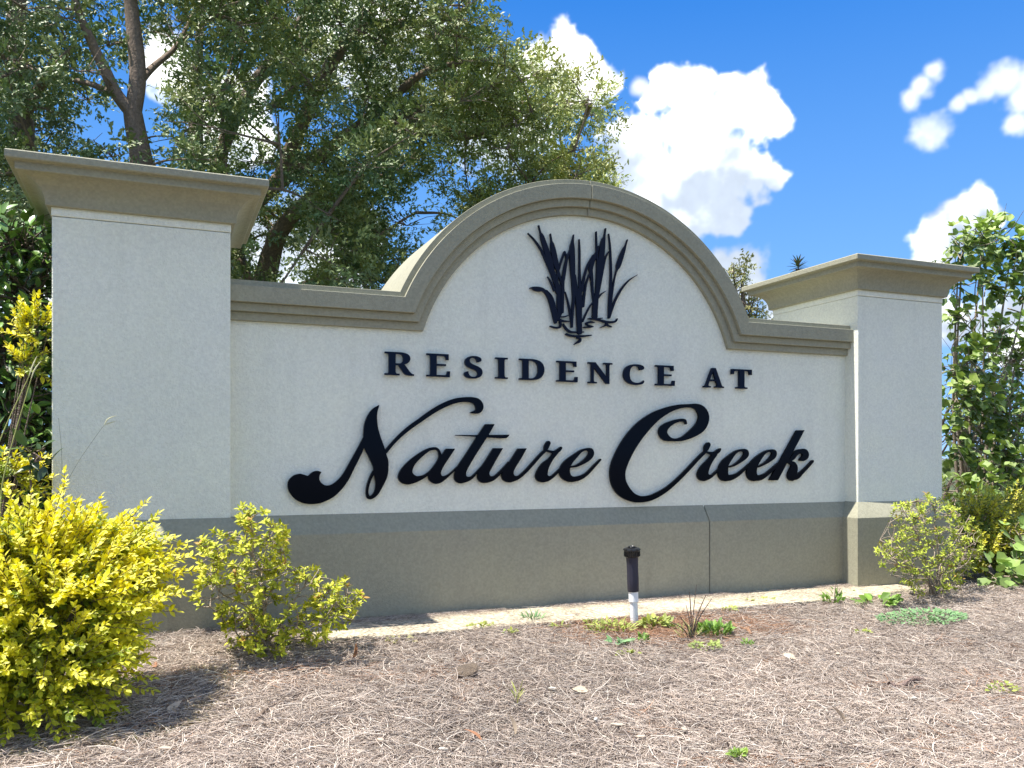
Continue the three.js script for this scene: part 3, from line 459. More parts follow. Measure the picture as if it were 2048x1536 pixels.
// a shrub of long sprays with paired small leaves (golden privet)
function sprayShrub(name, label, base, lobes, seed, opt) {
  const t = thing(name, label, 'shrub', base, opt.group), r = rng(seed), leaves = [], stems = [];
  for (const [c, rx, ry, rz, n, lean] of lobes) {
    for (let i = 0; i < n; i++) {
      let d = rnd3(r).normalize(); if (d.z < -0.35) d.z *= -1; if (d.y < -0.75) d.y *= -0.6;
      const q = Math.pow(r(), 0.33), root = V(c.x + d.x * rx * q * 0.72, c.y + d.y * ry * q * 0.72, c.z + d.z * rz * q * 0.72);
      const dir = d.clone().multiplyScalar(0.8).add(V(0, opt.rise ?? 0.35, 0)).add(lean ?? V(0, 0, 0)).addScaledVector(rnd3(r), 0.6).normalize(), L = lerp(opt.len[0], opt.len[1], r());
      const bend = V((r() - 0.5) * 0.3, 0.15 - 0.3 * r(), (r() - 0.5) * 0.3), P = (u) => root.clone().addScaledVector(dir, L * u).addScaledVector(bend, L * u * u);
      const lp = [0, 0.4, 0.75, 1].map((u) => local(t, P(u)));
      stems.push(tubeGeo(lp, [0.0016, 0.0007], 4, 2));
      const pairs = Math.round(L / opt.gap), side0 = dir.clone().cross(V(0.2, 1, 0.1)).normalize();
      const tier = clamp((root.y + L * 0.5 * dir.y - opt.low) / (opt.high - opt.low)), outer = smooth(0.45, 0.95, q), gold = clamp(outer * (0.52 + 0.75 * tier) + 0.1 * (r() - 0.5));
      for (let k = 0; k < pairs; k++) {
        const u = (k + 0.6) / pairs, p = P(u), tip = u;
        for (const sd of [-1, 1]) {
          const side = side0.clone().applyAxisAngle(dir, k * 1.25 + (r() - 0.5)).multiplyScalar(sd), ld = side.multiplyScalar(0.8).addScaledVector(dir, 0.65).addScaledVector(V(0, 0.12, 0), 1).normalize();
          const nor = V(-0.3, 1, 0.35).addScaledVector(rnd3(r), 0.75).addScaledVector(dir, 0.2);
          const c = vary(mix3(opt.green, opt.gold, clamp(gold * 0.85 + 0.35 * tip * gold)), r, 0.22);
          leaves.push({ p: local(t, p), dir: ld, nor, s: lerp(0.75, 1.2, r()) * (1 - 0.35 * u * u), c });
        }
      }
      leaves.push({ p: local(t, P(1)), dir, nor: V(0, 1, 0.3), s: 0.8, c: vary(mix3(opt.green, opt.gold, gold), r, 0.15) });
    }
    for (let i = 0; i < 5; i++) { const e = V(c.x + (r() - 0.5) * rx, c.y + (r() - 0.2) * ry * 0.6, c.z + (r() - 0.5) * rz), m = e.clone().lerp(base, 0.45).add(V(0, 0.05, 0)); part('stem', tubeGeo([V(0, -0.02, 0), local(t, m), local(t, e)], opt.stemR ?? [0.007, 0.005, 0.002], 6, 4), twigMat, t); }
  }
  const sm = part('twigs', mergeGeometries(stems), twigMat, t); sm.userData.kind = 'stuff';
  emitLeaves(t, leaves, [leafGeo(opt.leaf, opt.leaf * 0.56, 0.18, 0.3, 3), leafGeo(opt.leaf * 1.1, opt.leaf * 0.55, 0.05, 0.2, 3)], opt.mat ?? {}, opt.singles ?? 280);
  return t;
}
// a twiggy shrub with whorls of leaves at the shoot tips (azalea)
function whorlShrub(name, label, base, mains, tips, seed, opt) {
  const t = thing(name, label, 'shrub', base, opt.group), r = rng(seed), leaves = [], twigs = [], nodes = [];
  for (const e of mains) {
    const s = V((r() - 0.5) * 0.06, -0.02, (r() - 0.5) * 0.06), E = local(t, e), m1 = s.clone().lerp(E, 0.4).add(V(-E.x * 0.16, 0.03, -E.z * 0.12)).addScaledVector(rnd3(r), 0.03), m2 = s.clone().lerp(E, 0.75).addScaledVector(rnd3(r), 0.04), pts = [s, m1, m2, E];
    part('stem', tubeGeo(pts, [opt.thick, opt.thick * 0.7, opt.thick * 0.4, opt.thick * 0.2], 6, 5), opt.stemMat, t);
    const cv = new THREE.CatmullRomCurve3(pts); for (let i = 3; i <= 12; i++) nodes.push(cv.getPoint(i / 12));
  }
  for (const tip of tips) {
    const T = local(t, tip); let best = null, bd = 1e9;
    for (const n of nodes) { const d = n.distanceTo(T) + Math.max(0, n.y - T.y) * 1.5 + r() * 0.05; if (d < bd) { bd = d; best = n; } }
    const m = best.clone().lerp(T, 0.55).addScaledVector(rnd3(r), bd * 0.3), L = m.distanceTo(T);
    twigs.push(tubeGeo([best, m, T], [0.0022, 0.0015, 0.0009], 4, 3)); if (r() < 0.4) nodes.push(m);
    const ax = T.clone().sub(m).normalize().add(V(0, 0.7, 0)).normalize(), n = Math.round(lerp(opt.leaves[0], opt.leaves[1], r())), a0 = r() * 6.28, red = r() < opt.redShare;
    const s1 = ax.clone().cross(V(0.3, 0.2, 1)).normalize(), s2 = ax.clone().cross(s1);
    for (let k = 0; k < n; k++) {
      const a = a0 + k * 2.4, out = s1.clone().multiplyScalar(Math.cos(a)).addScaledVector(s2, Math.sin(a)), lift = lerp(0.15, 1.1, k / n), dir = out.clone().addScaledVector(ax, lift).normalize(), nor = ax.clone().addScaledVector(out, -lift).add(V(-0.1, 0.45, 0.35)).addScaledVector(rnd3(r), 0.5);
      leaves.push({ p: T.clone().addScaledVector(ax, -0.014 * (1 - k / n)), dir, nor, s: lerp(0.7, 1.15, r()) * (1 - 0.25 * k / n), c: vary(red && k > n * 0.4 ? opt.red : mix3(opt.dark, opt.light, clamp(0.25 + 0.75 * (k / n) + 0.3 * (r() - 0.5))), r, 0.2) });
    }
    const extra = opt.along ?? 0;                                      // a few leaves down the twig
    for (let k = 0; k < extra; k++) { const q = m.clone().lerp(T, r()), d = rnd3(r).add(V(0, 0.3, 0)).normalize(); leaves.push({ p: q, dir: d, nor: V(0, 1, 0).addScaledVector(rnd3(r), 0.8), s: lerp(0.5, 0.9, r()), c: vary(opt.dark, r, 0.25) }); }
  }
  const tw = part('twigs', mergeGeometries(twigs), opt.stemMat, t); tw.userData.kind = 'stuff';
  emitLeaves(t, leaves, [leafGeo(opt.leaf, opt.leaf * opt.slim, 0.12, 0.35, 3), leafGeo(opt.leaf * 0.9, opt.leaf * opt.slim * 1.1, 0.2, 0.25, 3)], opt.mat ?? {}, opt.singles ?? 280);
  return t;
}
const inPoly = (x, y, P) => { let c = false; for (let i = 0, j = P.length - 1; i < P.length; j = i++) if ((P[i][1] > y) !== (P[j][1] > y) && x < (P[j][0] - P[i][0]) * (y - P[i][1]) / (P[j][1] - P[i][1]) + P[i][0]) c = !c; return c; };
function scatterIn(P, n, z0, z1, r, reject) { const xs = P.map((p) => p[0]), ys = P.map((p) => p[1]), out = []; let guard = 0; while (out.length < n && guard++ < n * 60) { const x = lerp(Math.min(...xs), Math.max(...xs), r()), y = lerp(Math.min(...ys), Math.max(...ys), r()); if (!inPoly(x, y, P)) continue; if (reject && reject(x, y)) continue; out.push(at(x, y, lerp(z0, z1, r()))); } return out; }

// ---------------------------------------------------------------- trees behind the sign
const barkTex = texture(512, (u, v) => { const a = tile(u * 1, v, 24, 71, 4), b = tile(u, v * 0.5, 60, 75, 3), k = 0.5 + 0.9 * a * (0.5 + b); return [sr(k * 0.20), sr(k * 0.150), sr(k * 0.115)]; }, true, 2);
const treeBark = new THREE.MeshStandardMaterial({ map: barkTex, bumpMap: barkTex, bumpScale: 0.03, roughness: 0.95 });
function sprigGeo(seed, leaf) {                                        // a leafy oak twig about a third of a metre long
  const r = rng(seed), parts = [], g0 = leafGeo(leaf, leaf * 0.52, 0.12, 0.25, 2);
  for (let b = 0; b < 3; b++) {
    const d = V((b - 1) * 0.7 + (r() - 0.5) * 0.4, 1, (r() - 0.5) * 0.6).normalize(), L = lerp(0.14, 0.30, r());
    for (let k = 0; k < 7; k++) { const p = d.clone().multiplyScalar(L * (k + 1) / 7).add(rnd3(r).multiplyScalar(0.02)), dir = d.clone().multiplyScalar(0.5).add(rnd3(r).multiplyScalar(1.6)).normalize(); const g = g0.clone(); g.applyMatrix4(basis(p, dir, V(0, 0.4, 1).add(rnd3(r).multiplyScalar(1.4)), lerp(0.7, 1.2, r()))); parts.push(g); }
  }
  return mergeGeometries(parts);
}
const SPRIGS = [sprigGeo(1, 0.066), sprigGeo(2, 0.062), sprigGeo(3, 0.07)];
function tree(name, label, limbs, clumps, seed, opt) {
  const root = limbs[0].pts[0].clone(); root.y = mulchHeight(root.x, root.z);
  const t = thing(name, label, 'tree', root), r = rng(seed), nodes = [];
  limbs.forEach((l, i) => {
    const pts = l.pts.map((p) => local(t, p)); part(i ? 'limb' : 'trunk', tubeGeo(pts, l.r, 10, 6, 0.35), treeBark, t);
    const cv = new THREE.CatmullRomCurve3(pts, false, 'centripetal'); const n = 16; for (let k = 4; k <= n; k++) nodes.push({ p: cv.getPoint(k / n), r: l.r[l.r.length - 1] });
  });
  const tw = [], per = SPRIGS.map(() => []);
  for (const c of clumps) {
    const C = local(t, c.p); let best = null, bd = 1e9;
    for (const n of nodes) { const d = n.p.distanceTo(C) + Math.max(0, n.p.y - C.y) * 0.4; if (d < bd) { bd = d; best = n; } }
    const m = best.p.clone().lerp(C, 0.5).addScaledVector(rnd3(r), bd * 0.14).add(V(0, bd * 0.08, 0)), rr = Math.min(0.05, 0.010 + bd * 0.012);
    tw.push(tubeGeo([best.p, m, C], [rr, rr * 0.6, 0.006], 5, 4)); nodes.push({ p: m, r: rr * 0.6 }, { p: C, r: 0.006 });
    const n = Math.round(opt.density * (c.k ?? 1)), R = c.r, flat = 0.55 + 0.2 * r(), tone = r(), tone2 = opt.tone ? opt.tone(c) : 0.3;
    for (let k = 0; k < 7; k++) { const e = C.clone().add(V(r() - 0.5, (r() - 0.4) * flat, r() - 0.5).multiplyScalar(R * 1.7)); tw.push(tubeGeo([C, C.clone().lerp(e, 0.5).addScaledVector(rnd3(r), R * 0.2), e], [0.007, 0.005, 0.003], 3, 2)); }
    for (let k = 0; k < n; k++) {
      const d = rnd3(r).normalize().multiplyScalar(R * Math.pow(r(), 0.42)); d.y *= flat;
      const p = C.clone().add(d), dir = d.clone().normalize().add(V(0, 0.15, 0)).addScaledVector(rnd3(r), 1.2).normalize();
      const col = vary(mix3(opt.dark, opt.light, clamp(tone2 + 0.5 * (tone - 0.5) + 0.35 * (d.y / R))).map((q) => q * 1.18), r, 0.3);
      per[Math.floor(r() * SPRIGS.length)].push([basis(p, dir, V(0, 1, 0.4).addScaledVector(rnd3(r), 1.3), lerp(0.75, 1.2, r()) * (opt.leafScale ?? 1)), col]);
    }
  }
  const b = part('branches', mergeGeometries(tw), treeBark, t); b.userData.kind = 'stuff';
  const mat = leafMat({ roughness: 0.5, transmission: 0.42, specularIntensity: 0.7 });
  per.forEach((list, i) => { if (!list.length) return; const im = new THREE.InstancedMesh(SPRIGS[i], mat, list.length); im.name = 'crown'; im.userData.kind = 'stuff'; shade(im); list.forEach(([m, c], k) => { im.setMatrixAt(k, m); im.setColorAt(k, new THREE.Color(...c)); }); t.add(im); });
  return t;
}
{
  const L = (z, r, ...xy) => ({ pts: xy.map(([x, y, dz]) => at(x, y, z + (dz ?? 0))), r });
  const holes = [[70, 90, 46], [220, 235, 26], [150, 175, 22], [325, 145, 40], [690, 85, 26], [700, 232, 32], [655, 265, 26], [500, 440, 26], [520, 520, 44], [590, 560, 62], [640, 500, 30], [640, 610, 40], [770, 420, 30], [840, 395, 38], [885, 420, 30], [960, 325, 36], [1000, 350, 24], [860, 300, 22], [1080, 260, 20], [930, 470, 20], [1010, 160, 18], [880, 150, 20], [520, 120, 16], [420, 90, 14], [820, 60, 30], [470, 300, 16], [1150, 250, 20], [1060, 175, 18], [750, 150, 14]];
  const rej = (x, y) => holes.some(([a, b, c]) => Math.hypot(x - a, y - b) < c * 1.08);
  const r = rng(77), clump = (list, r0, r1) => list.map((p) => ({ p, r: lerp(r0, r1, r()) }));
  const big = [[395, -160], [880, -160], [945, -30], [965, 25], [1000, 90], [1030, 130], [1095, 128], [1150, 175], [1195, 205], [1180, 255], [1195, 300], [1220, 360], [1235, 440], [1150, 470], [900, 560], [780, 640], [430, 640], [395, 330]];
  const left = [[-170, -160], [430, -160], [440, 100], [420, 330], [330, 480], [90, 560], [-170, 620]];
  tree('oak_tree', 'large spreading oak behind the arch with long limbs reaching to the right', [
    L(-10.5, [0.32, 0.27, 0.22], [520, 1010], [505, 760], [515, 600]),
    L(-10.5, [0.19, 0.14, 0.10, 0.07], [515, 620], [545, 500, 0.3], [562, 460, 0.6], [620, 400, 1.0], [675, 380, 1.4], [737, 352, 1.8]),
    L(-10.5, [0.16, 0.13, 0.09, 0.06], [515, 620], [470, 480, -0.5], [560, 360, -0.2], [650, 305, 0.2], [700, 265, 0.5], [756, 250, 0.8], [850, 215, 1.0]),
    L(-10.5, [0.17, 0.12, 0.06, 0.025, 0.012], [515, 640], [620, 575, 1.2], [662, 545, 1.6], [760, 470, 1.8], [830, 425, 1.9]),
    L(-10.5, [0.16, 0.13, 0.11, 0.08, 0.05], [515, 630], [405, 420, -1.2], [396, 330, -1.4], [392, 200, -1.4], [400, 60, -1.2], [420, -120, -1]),
    L(-10.5, [0.14, 0.12, 0.09, 0.06], [515, 630], [440, 400, -0.8], [445, 300, -0.8], [500, 180, -0.6], [590, 60, -0.4], [680, -60, 0]),
    L(-10.5, [0.12, 0.09, 0.05], [560, 360, -0.2], [640, 170, 0.4], [720, 60, 0.6], [850, 45, 0.8], [930, 20, 0.9]),
    L(-10.5, [0.10, 0.08, 0.05, 0.03], [756, 250, 0.8], [880, 262, 1.2], [935, 272, 1.4], [1040, 225, 1.6], [1180, 210, 1.8]),
    L(-10.5, [0.08, 0.06, 0.04], [700, 265, 0.5], [790, 190, 0.7], [860, 140, 1.0], [980, 120, 1.2]),
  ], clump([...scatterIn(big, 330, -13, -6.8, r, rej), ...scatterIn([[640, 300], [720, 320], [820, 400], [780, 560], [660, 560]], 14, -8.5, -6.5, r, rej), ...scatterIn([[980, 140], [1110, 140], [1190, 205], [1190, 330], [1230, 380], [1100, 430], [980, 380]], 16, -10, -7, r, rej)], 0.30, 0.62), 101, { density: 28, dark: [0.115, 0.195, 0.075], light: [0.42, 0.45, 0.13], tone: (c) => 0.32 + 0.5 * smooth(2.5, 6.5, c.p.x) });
  tree('oak_tree', 'slim forked oak trunk rising behind the left pillar cap', [
    L(-7.5, [0.16, 0.14, 0.13, 0.12], [310, 1020], [300, 600], [284, 330], [266, 225]),
    L(-7.5, [0.085, 0.075, 0.06, 0.045, 0.03], [268, 232], [235, 190], [203, 125, 0.1], [166, 45, 0.2], [130, -60, 0.3]),
    L(-7.5, [0.105, 0.09, 0.075, 0.06], [266, 230], [276, 150], [268, 60], [260, -10], [250, -120]),
    L(-7.5, [0.05, 0.035, 0.02], [276, 170], [300, 140, -0.2], [350, 95, -0.5], [390, 20, -0.8]),
    L(-7.5, [0.045, 0.03, 0.015], [235, 190], [170, 165, -0.3], [90, 150, -0.7]),
  ], clump(scatterIn(left, 120, -10.5, -6.6, r, (x, y) => rej(x, y) || (Math.abs(x - 268) < 26 && y > 40 && y < 330 && r() < 0.9) || (Math.abs(x - (165 + (y - 40) * 0.55)) < 22 && y > 20 && y < 220 && r() < 0.75)), 0.28, 0.5), 102, { density: 19, dark: [0.12, 0.19, 0.08], light: [0.34, 0.40, 0.13], tone: () => 0.35 });
  tree('oak_tree', 'grey trunk of a tall oak at the edge of the picture', [
    L(-9.5, [0.2, 0.17, 0.13, 0.10], [60, 1010], [48, 500], [40, 200], [34, 90], [28, -120]),
    L(-9.5, [0.08, 0.06, 0.03], [42, 240], [90, 160, 0.4], [150, 90, 0.7]),
  ], clump(scatterIn([[-190, -160], [120, -160], [130, 160], [100, 420], [-190, 480]], 46, -13, -9.7, r, rej), 0.35, 0.6), 103, { density: 26, dark: [0.13, 0.20, 0.09], light: [0.36, 0.41, 0.15], tone: () => 0.4 });
  tree('young_tree', 'thin fine-leaved tree with rusty foliage between arch and right pillar', [
    L(-5, [0.05, 0.04, 0.02], [1500, 1000], [1490, 700], [1484, 560]),
    L(-5, [0.015, 0.01, 0.006], [1488, 640], [1470, 570], [1466, 530]),
    L(-5, [0.015, 0.01, 0.006], [1488, 660], [1505, 610], [1512, 580]),
  ], clump([at(1470, 560, -5), at(1458, 545, -5.1), at(1492, 535, -5), at(1495, 610, -4.9), at(1512, 630, -5), at(1480, 640, -5.2), at(1500, 660, -5), at(1470, 600, -5.1), at(1530, 650, -5.2), at(1500, 585, -5)], 0.10, 0.20), 104, { density: 13, leafScale: 0.62, dark: [0.15, 0.22, 0.07], light: [0.38, 0.32, 0.11], tone: () => 0.5 });
}
{
  // spiky top showing over the right cap
  const p = thing('spiky_plant', 'small spiky rosette top sticking up behind the right pillar cap', 'plant', at(1600, 940, -4)), top = local(p, at(1596, 538, -4)), r = rng(9);
  part('trunk', tubeGeo([V(0, -0.2, 0), V(0.02, top.y * 0.5, 0), top], [0.04, 0.035, 0.025], 7, 6), twigMat, p);
  const g = leafGeo(0.17, 0.026, 0.15, 0.4, 4), ms = [leafMat({ color: new THREE.Color(0.07, 0.11, 0.04), transmission: 0.15 }), leafMat({ color: new THREE.Color(0.13, 0.10, 0.045), transmission: 0.15 })];
  for (let k = 0; k < 46; k++) { const a = k * 2.4, e = lerp(-0.5, 1.45, k / 46), d = V(Math.cos(a) * Math.cos(e), Math.sin(e), Math.sin(a) * Math.cos(e)), o = part('leaf', g, ms[k % 3 ? 0 : 1], p); basis(top.clone().add(V(0, 0.08 * k / 46 - 0.02, 0)), d, V(0, 1, 0).addScaledVector(d, -0.5), 0.78 * lerp(0.7, 1.05, r())).decompose(o.position, o.quaternion, o.scale); }
}

// ---------------------------------------------------------------- shrubs around the sign
const GOLD = { gold: [1.0, 0.92, 0.010], green: [0.30, 0.42, 0.02], leaf: 0.0245, gap: 0.011, len: [0.08, 0.17], rise: 0.15, low: 0.02, high: 0.55, mat: { roughness: 0.6, transmission: 0.5 } };
{
  const b = at(95, 1400, 0.86); b.y = mulchHeight(b.x, b.z);
  sprayShrub('golden_shrub', 'large bright yellow golden privet shrub in front of the left pillar', b, [
    [at(70, 1155, 0.80), 0.23, 0.16, 0.22, 255, V(0.1, 0.1, 0)],
    [at(190, 1140, 0.74), 0.17, 0.10, 0.18, 204, V(0.4, 0.05, 0)],
    [at(-110, 1165, 0.80), 0.24, 0.20, 0.22, 153, V(-0.1, 0.1, 0)],
    [at(120, 1230, 0.90), 0.22, 0.16, 0.20, 204, V(0.3, 0.0, 0.1)],
    [at(90, 1340, 0.94), 0.24, 0.12, 0.18, 187, V(0.15, -0.15, 0.1)],
    [at(-110, 1330, 0.94), 0.24, 0.18, 0.2, 136, V(0, 0, 0.1)],
  ], 201, GOLD);
  const b2 = at(-30, 1150, 0.06); b2.y = mulchHeight(b2.x, b2.z);
  sprayShrub('golden_shrub', 'few leggy yellow privet sprays beside the left pillar, in front of dark leaves', b2, [
    [at(75, 668, 0.0), 0.07, 0.07, 0.06, 37, V(0.3, 0.3, 0)], [at(60, 735, 0.02), 0.05, 0.05, 0.05, 15, V(0.4, 0, 0)], [at(20, 960, 0.1), 0.12, 0.07, 0.08, 44, V(0.3, 0.2, 0)],
  ], 202, { ...GOLD, len: [0.05, 0.10], low: -1, high: 0.6, singles: 120, stemR: [0.004, 0.003, 0.0015] });
}
{
  const b = at(532, 1338, 0.55); b.y = mulchHeight(b.x, b.z); const r = rng(31);
  const mains = [[492, 1040, 0.5], [425, 1115, 0.6], [560, 1070, 0.5], [610, 1170, 0.6], [700, 1200, 0.55], [640, 1250, 0.7], [400, 1195, 0.55], [520, 1140, 0.66], [580, 1220, 0.6], [470, 1240, 0.7]].map(([x, y, z]) => at(x, y, z));
  const A = [[478, 1006], [520, 1010], [575, 1050], [580, 1090], [575, 1130], [600, 1135], [640, 1130], [660, 1165], [690, 1150], [735, 1190], [715, 1225], [690, 1250], [600, 1320], [500, 1325], [450, 1290], [440, 1235], [380, 1200], [395, 1150], [400, 1060], [440, 1045], [458, 1090]];
  const gap = (x, y) => Math.hypot(x - 430, y - 1185) < 24 || (Math.hypot(x - 540, y - 1200) < 26 && r() < 0.6);
  whorlShrub('azalea_shrub', 'twiggy azalea with yellow-green leaves in front of the left end of the sign wall', b, mains, scatterIn(A, 430, 0.38, 0.74, r, gap), 301, { thick: 0.006, leaf: 0.026, slim: 0.44, leaves: [6, 9], along: 2, redShare: 0.08, red: [0.50, 0.30, 0.06], dark: [0.33, 0.40, 0.03], light: [0.80, 0.78, 0.06], stemMat: paleTwig, mat: { roughness: 0.6, transmission: 0.35, specularIntensity: 0.5 } });
}
{
  const b = at(1868, 1208, 0.47); b.y = mulchHeight(b.x, b.z); const r = rng(32);
  const mains = [[1800, 1010, 0.45], [1745, 1100, 0.5], [1760, 1080, 0.6], [1830, 1040, 0.4], [1870, 1020, 0.5], [1920, 1060, 0.4], [1950, 1090, 0.5], [1780, 1150, 0.6], [1900, 1110, 0.6], [1860, 1080, 0.3], [1940, 1030, 0.3]].map(([x, y, z]) => at(x, y, z));
  const A = [[1795, 990], [1830, 1005], [1850, 975], [1890, 1000], [1930, 1020], [1975, 1060], [1960, 1130], [1910, 1185], [1850, 1195], [1800, 1160], [1735, 1110], [1730, 1085], [1790, 1080], [1780, 1030]];
  whorlShrub('azalea_shrub', 'open twiggy azalea with small narrow leaves before the right pillar', b, mains, scatterIn(A, 400, 0.28, 0.68, r), 302, { thick: 0.006, leaf: 0.024, slim: 0.36, leaves: [5, 8], along: 2, redShare: 0.08, red: [0.46, 0.28, 0.07], dark: [0.28, 0.37, 0.04], light: [0.66, 0.72, 0.08], stemMat: paleTwig, mat: { roughness: 0.6, transmission: 0.35, specularIntensity: 0.5 } });
}
// shrubs of single larger leaves on twigs, filling an outline
function leafyShrub(name, label, base, blobs, seed, opt) {
  const t = thing(name, label, opt.category ?? 'shrub', base), r = rng(seed), leaves = [], twigs = [];
  const top = blobs.reduce((m, q) => Math.max(m, q.c.y + q.r), 0);
  for (const q of blobs) {
    const C = local(t, q.c), m = V(C.x * 0.5, C.y * 0.55, C.z * 0.5).addScaledVector(rnd3(r), 0.2);
    part('stem', tubeGeo([V(C.x * 0.25 * r(), -0.05, C.z * 0.25 * r()), m, C], [opt.thick, opt.thick * 0.7, opt.thick * 0.35], 6, 5), opt.stemMat, t);
    for (let k = 0; k < q.n; k++) {
      const d = rnd3(r).normalize(); if (d.z < -0.5 && !opt.round) d.z *= -1; const rad = q.r * Math.pow(r(), 0.5), p = C.clone().addScaledVector(V(d.x, d.y * (opt.flat ?? 0.9), d.z), rad);
      const e = p.clone().addScaledVector(rnd3(r), 0.03); if (k % 3 === 0) twigs.push(tubeGeo([C.clone().lerp(p, 0.2).addScaledVector(rnd3(r), 0.05), C.clone().lerp(p, 0.65).addScaledVector(rnd3(r), 0.06), p], [0.004, 0.003, 0.0015], 4, 2));
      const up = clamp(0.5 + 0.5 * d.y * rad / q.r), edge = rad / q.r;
      const n = opt.cluster ?? 1;
      for (let j = 0; j < n; j++) {
        const dir = d.clone().multiplyScalar(0.5).add(V(0, opt.droop ?? 0.1, 0)).addScaledVector(rnd3(r), 1.5).normalize();
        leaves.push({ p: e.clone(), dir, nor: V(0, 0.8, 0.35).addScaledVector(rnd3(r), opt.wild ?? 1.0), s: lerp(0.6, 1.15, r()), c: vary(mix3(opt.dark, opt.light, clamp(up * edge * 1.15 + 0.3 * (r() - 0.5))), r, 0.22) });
      }
    }
    for (let k = 0; k < (q.bare ?? 0); k++) { const e = C.clone().addScaledVector(rnd3(r), q.r * 2.2), s = C.clone().addScaledVector(rnd3(r), q.r * 1.2); s.y -= q.r * 0.8; twigs.push(tubeGeo([s, s.clone().lerp(e, 0.5).addScaledVector(rnd3(r), 0.15), e], [0.005, 0.004, 0.0015], 4, 4)); }
  }
  const tw = part('twigs', mergeGeometries(twigs), opt.stemMat, t); tw.userData.kind = 'stuff';
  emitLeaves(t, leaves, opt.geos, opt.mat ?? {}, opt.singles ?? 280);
  return t;
}
{
  const B = (x, y, z, r, n, bare) => ({ c: at(x, y, z), r, n, bare }), ground = (x, z) => V(x, mulchHeight(x, z), z);
  const waxy = [leafGeo(0.062, 0.027, 0.12, 0.25, 4), leafGeo(0.055, 0.026, 0.2, 0.3, 4)];
  leafyShrub('broadleaf_shrub', 'dark glossy broad-leaved evergreen shrub beside and behind the left pillar', ground(-0.95, -0.5), [
    B(40, 500, -0.35, 0.20, 190), B(90, 520, -0.5, 0.18, 150), B(-40, 540, -0.4, 0.26, 150), B(60, 600, -0.35, 0.22, 220), B(20, 700, -0.3, 0.25, 260), B(85, 700, -0.5, 0.22, 200), B(30, 800, -0.3, 0.25, 280), B(85, 850, -0.45, 0.22, 220), B(-20, 900, -0.2, 0.26, 240), B(60, 950, -0.3, 0.25, 260), B(-60, 780, -0.4, 0.3, 200), B(40, 1040, -0.2, 0.25, 220),
    B(-90, 640, -0.9, 0.4, 200), B(60, 760, -1.1, 0.4, 260), B(40, 560, -1.1, 0.35, 200), B(70, 940, -1.0, 0.4, 200),
  ], 401, { thick: 0.016, geos: waxy, dark: [0.045, 0.09, 0.025], light: [0.21, 0.38, 0.06], stemMat: twigMat, wild: 0.9, mat: { roughness: 0.3, transmission: 0.15 } });
  leafyShrub('broadleaf_shrub', 'single sprig of dark glossy leaves poking out at the edge of the left pillar', at(66, 1010, 0.22), [B(78, 915, 0.2, 0.055, 20)], 402, { thick: 0.004, geos: waxy, dark: [0.05, 0.09, 0.03], light: [0.11, 0.19, 0.05], stemMat: twigMat, mat: { roughness: 0.3, transmission: 0.15 }, singles: 40 });
  const vine = [lobedLeafGeo(0.062, 0.066, 0.15), lobedLeafGeo(0.052, 0.056, 0.3), leafGeo(0.066, 0.04, 0.2, 0.25, 5)];
  leafyShrub('vine_thicket', 'tall vine-covered thicket with broad light green leaves beside the right pillar', ground(5.2, -0.9), [
    B(1925, 500, -0.7, 0.22, 70, 1), B(1965, 480, -0.9, 0.24, 80, 2), B(2020, 520, -0.8, 0.26, 80, 2), B(1915, 560, -0.7, 0.16, 40, 2), B(1965, 570, -0.8, 0.22, 50, 3), B(2050, 590, -0.9, 0.3, 60, 4), B(1910, 640, -0.7, 0.12, 26, 3), B(1985, 670, -0.8, 0.22, 46, 6), B(1935, 720, -0.7, 0.22, 60, 6), B(2030, 720, -0.8, 0.28, 60, 6), B(1915, 800, -0.7, 0.2, 60, 5), B(1975, 810, -0.7, 0.28, 80, 9), B(2050, 830, -0.7, 0.3, 70, 9), B(1930, 890, -0.7, 0.25, 80, 7), B(2010, 920, -0.6, 0.3, 80, 9), B(1930, 980, -0.6, 0.25, 80, 5), B(2040, 990, -0.5, 0.3, 80, 6),
  ], 403, { thick: 0.014, geos: vine, dark: [0.13, 0.22, 0.04], light: [0.46, 0.62, 0.10], stemMat: paleTwig, wild: 0.75, droop: -0.05, cluster: 3, mat: { roughness: 0.6, transmission: 0.5 }, singles: 290, category: 'vines' });
  leafyShrub('dense_shrub', 'dark small-leaved shrub behind the vine thicket', ground(6.3, -2.2), [
    B(1925, 760, -1.9, 0.4, 230, 4), B(2010, 740, -2.1, 0.45, 230, 4), B(1910, 860, -1.8, 0.4, 260, 4), B(1990, 870, -1.8, 0.45, 280, 4), B(2060, 860, -1.9, 0.5, 260, 4), B(1930, 960, -1.7, 0.4, 260, 3), B(2030, 970, -1.7, 0.5, 280, 3), B(1980, 1060, -1.6, 0.45, 240),
  ], 404, { thick: 0.02, geos: [leafGeo(0.06, 0.03, 0.15, 0.25, 3), leafGeo(0.07, 0.04, 0.15, 0.25, 3)], dark: [0.06, 0.10, 0.03], light: [0.24, 0.34, 0.07], stemMat: twigMat, singles: 60, mat: { roughness: 0.5, transmission: 0.25 } });
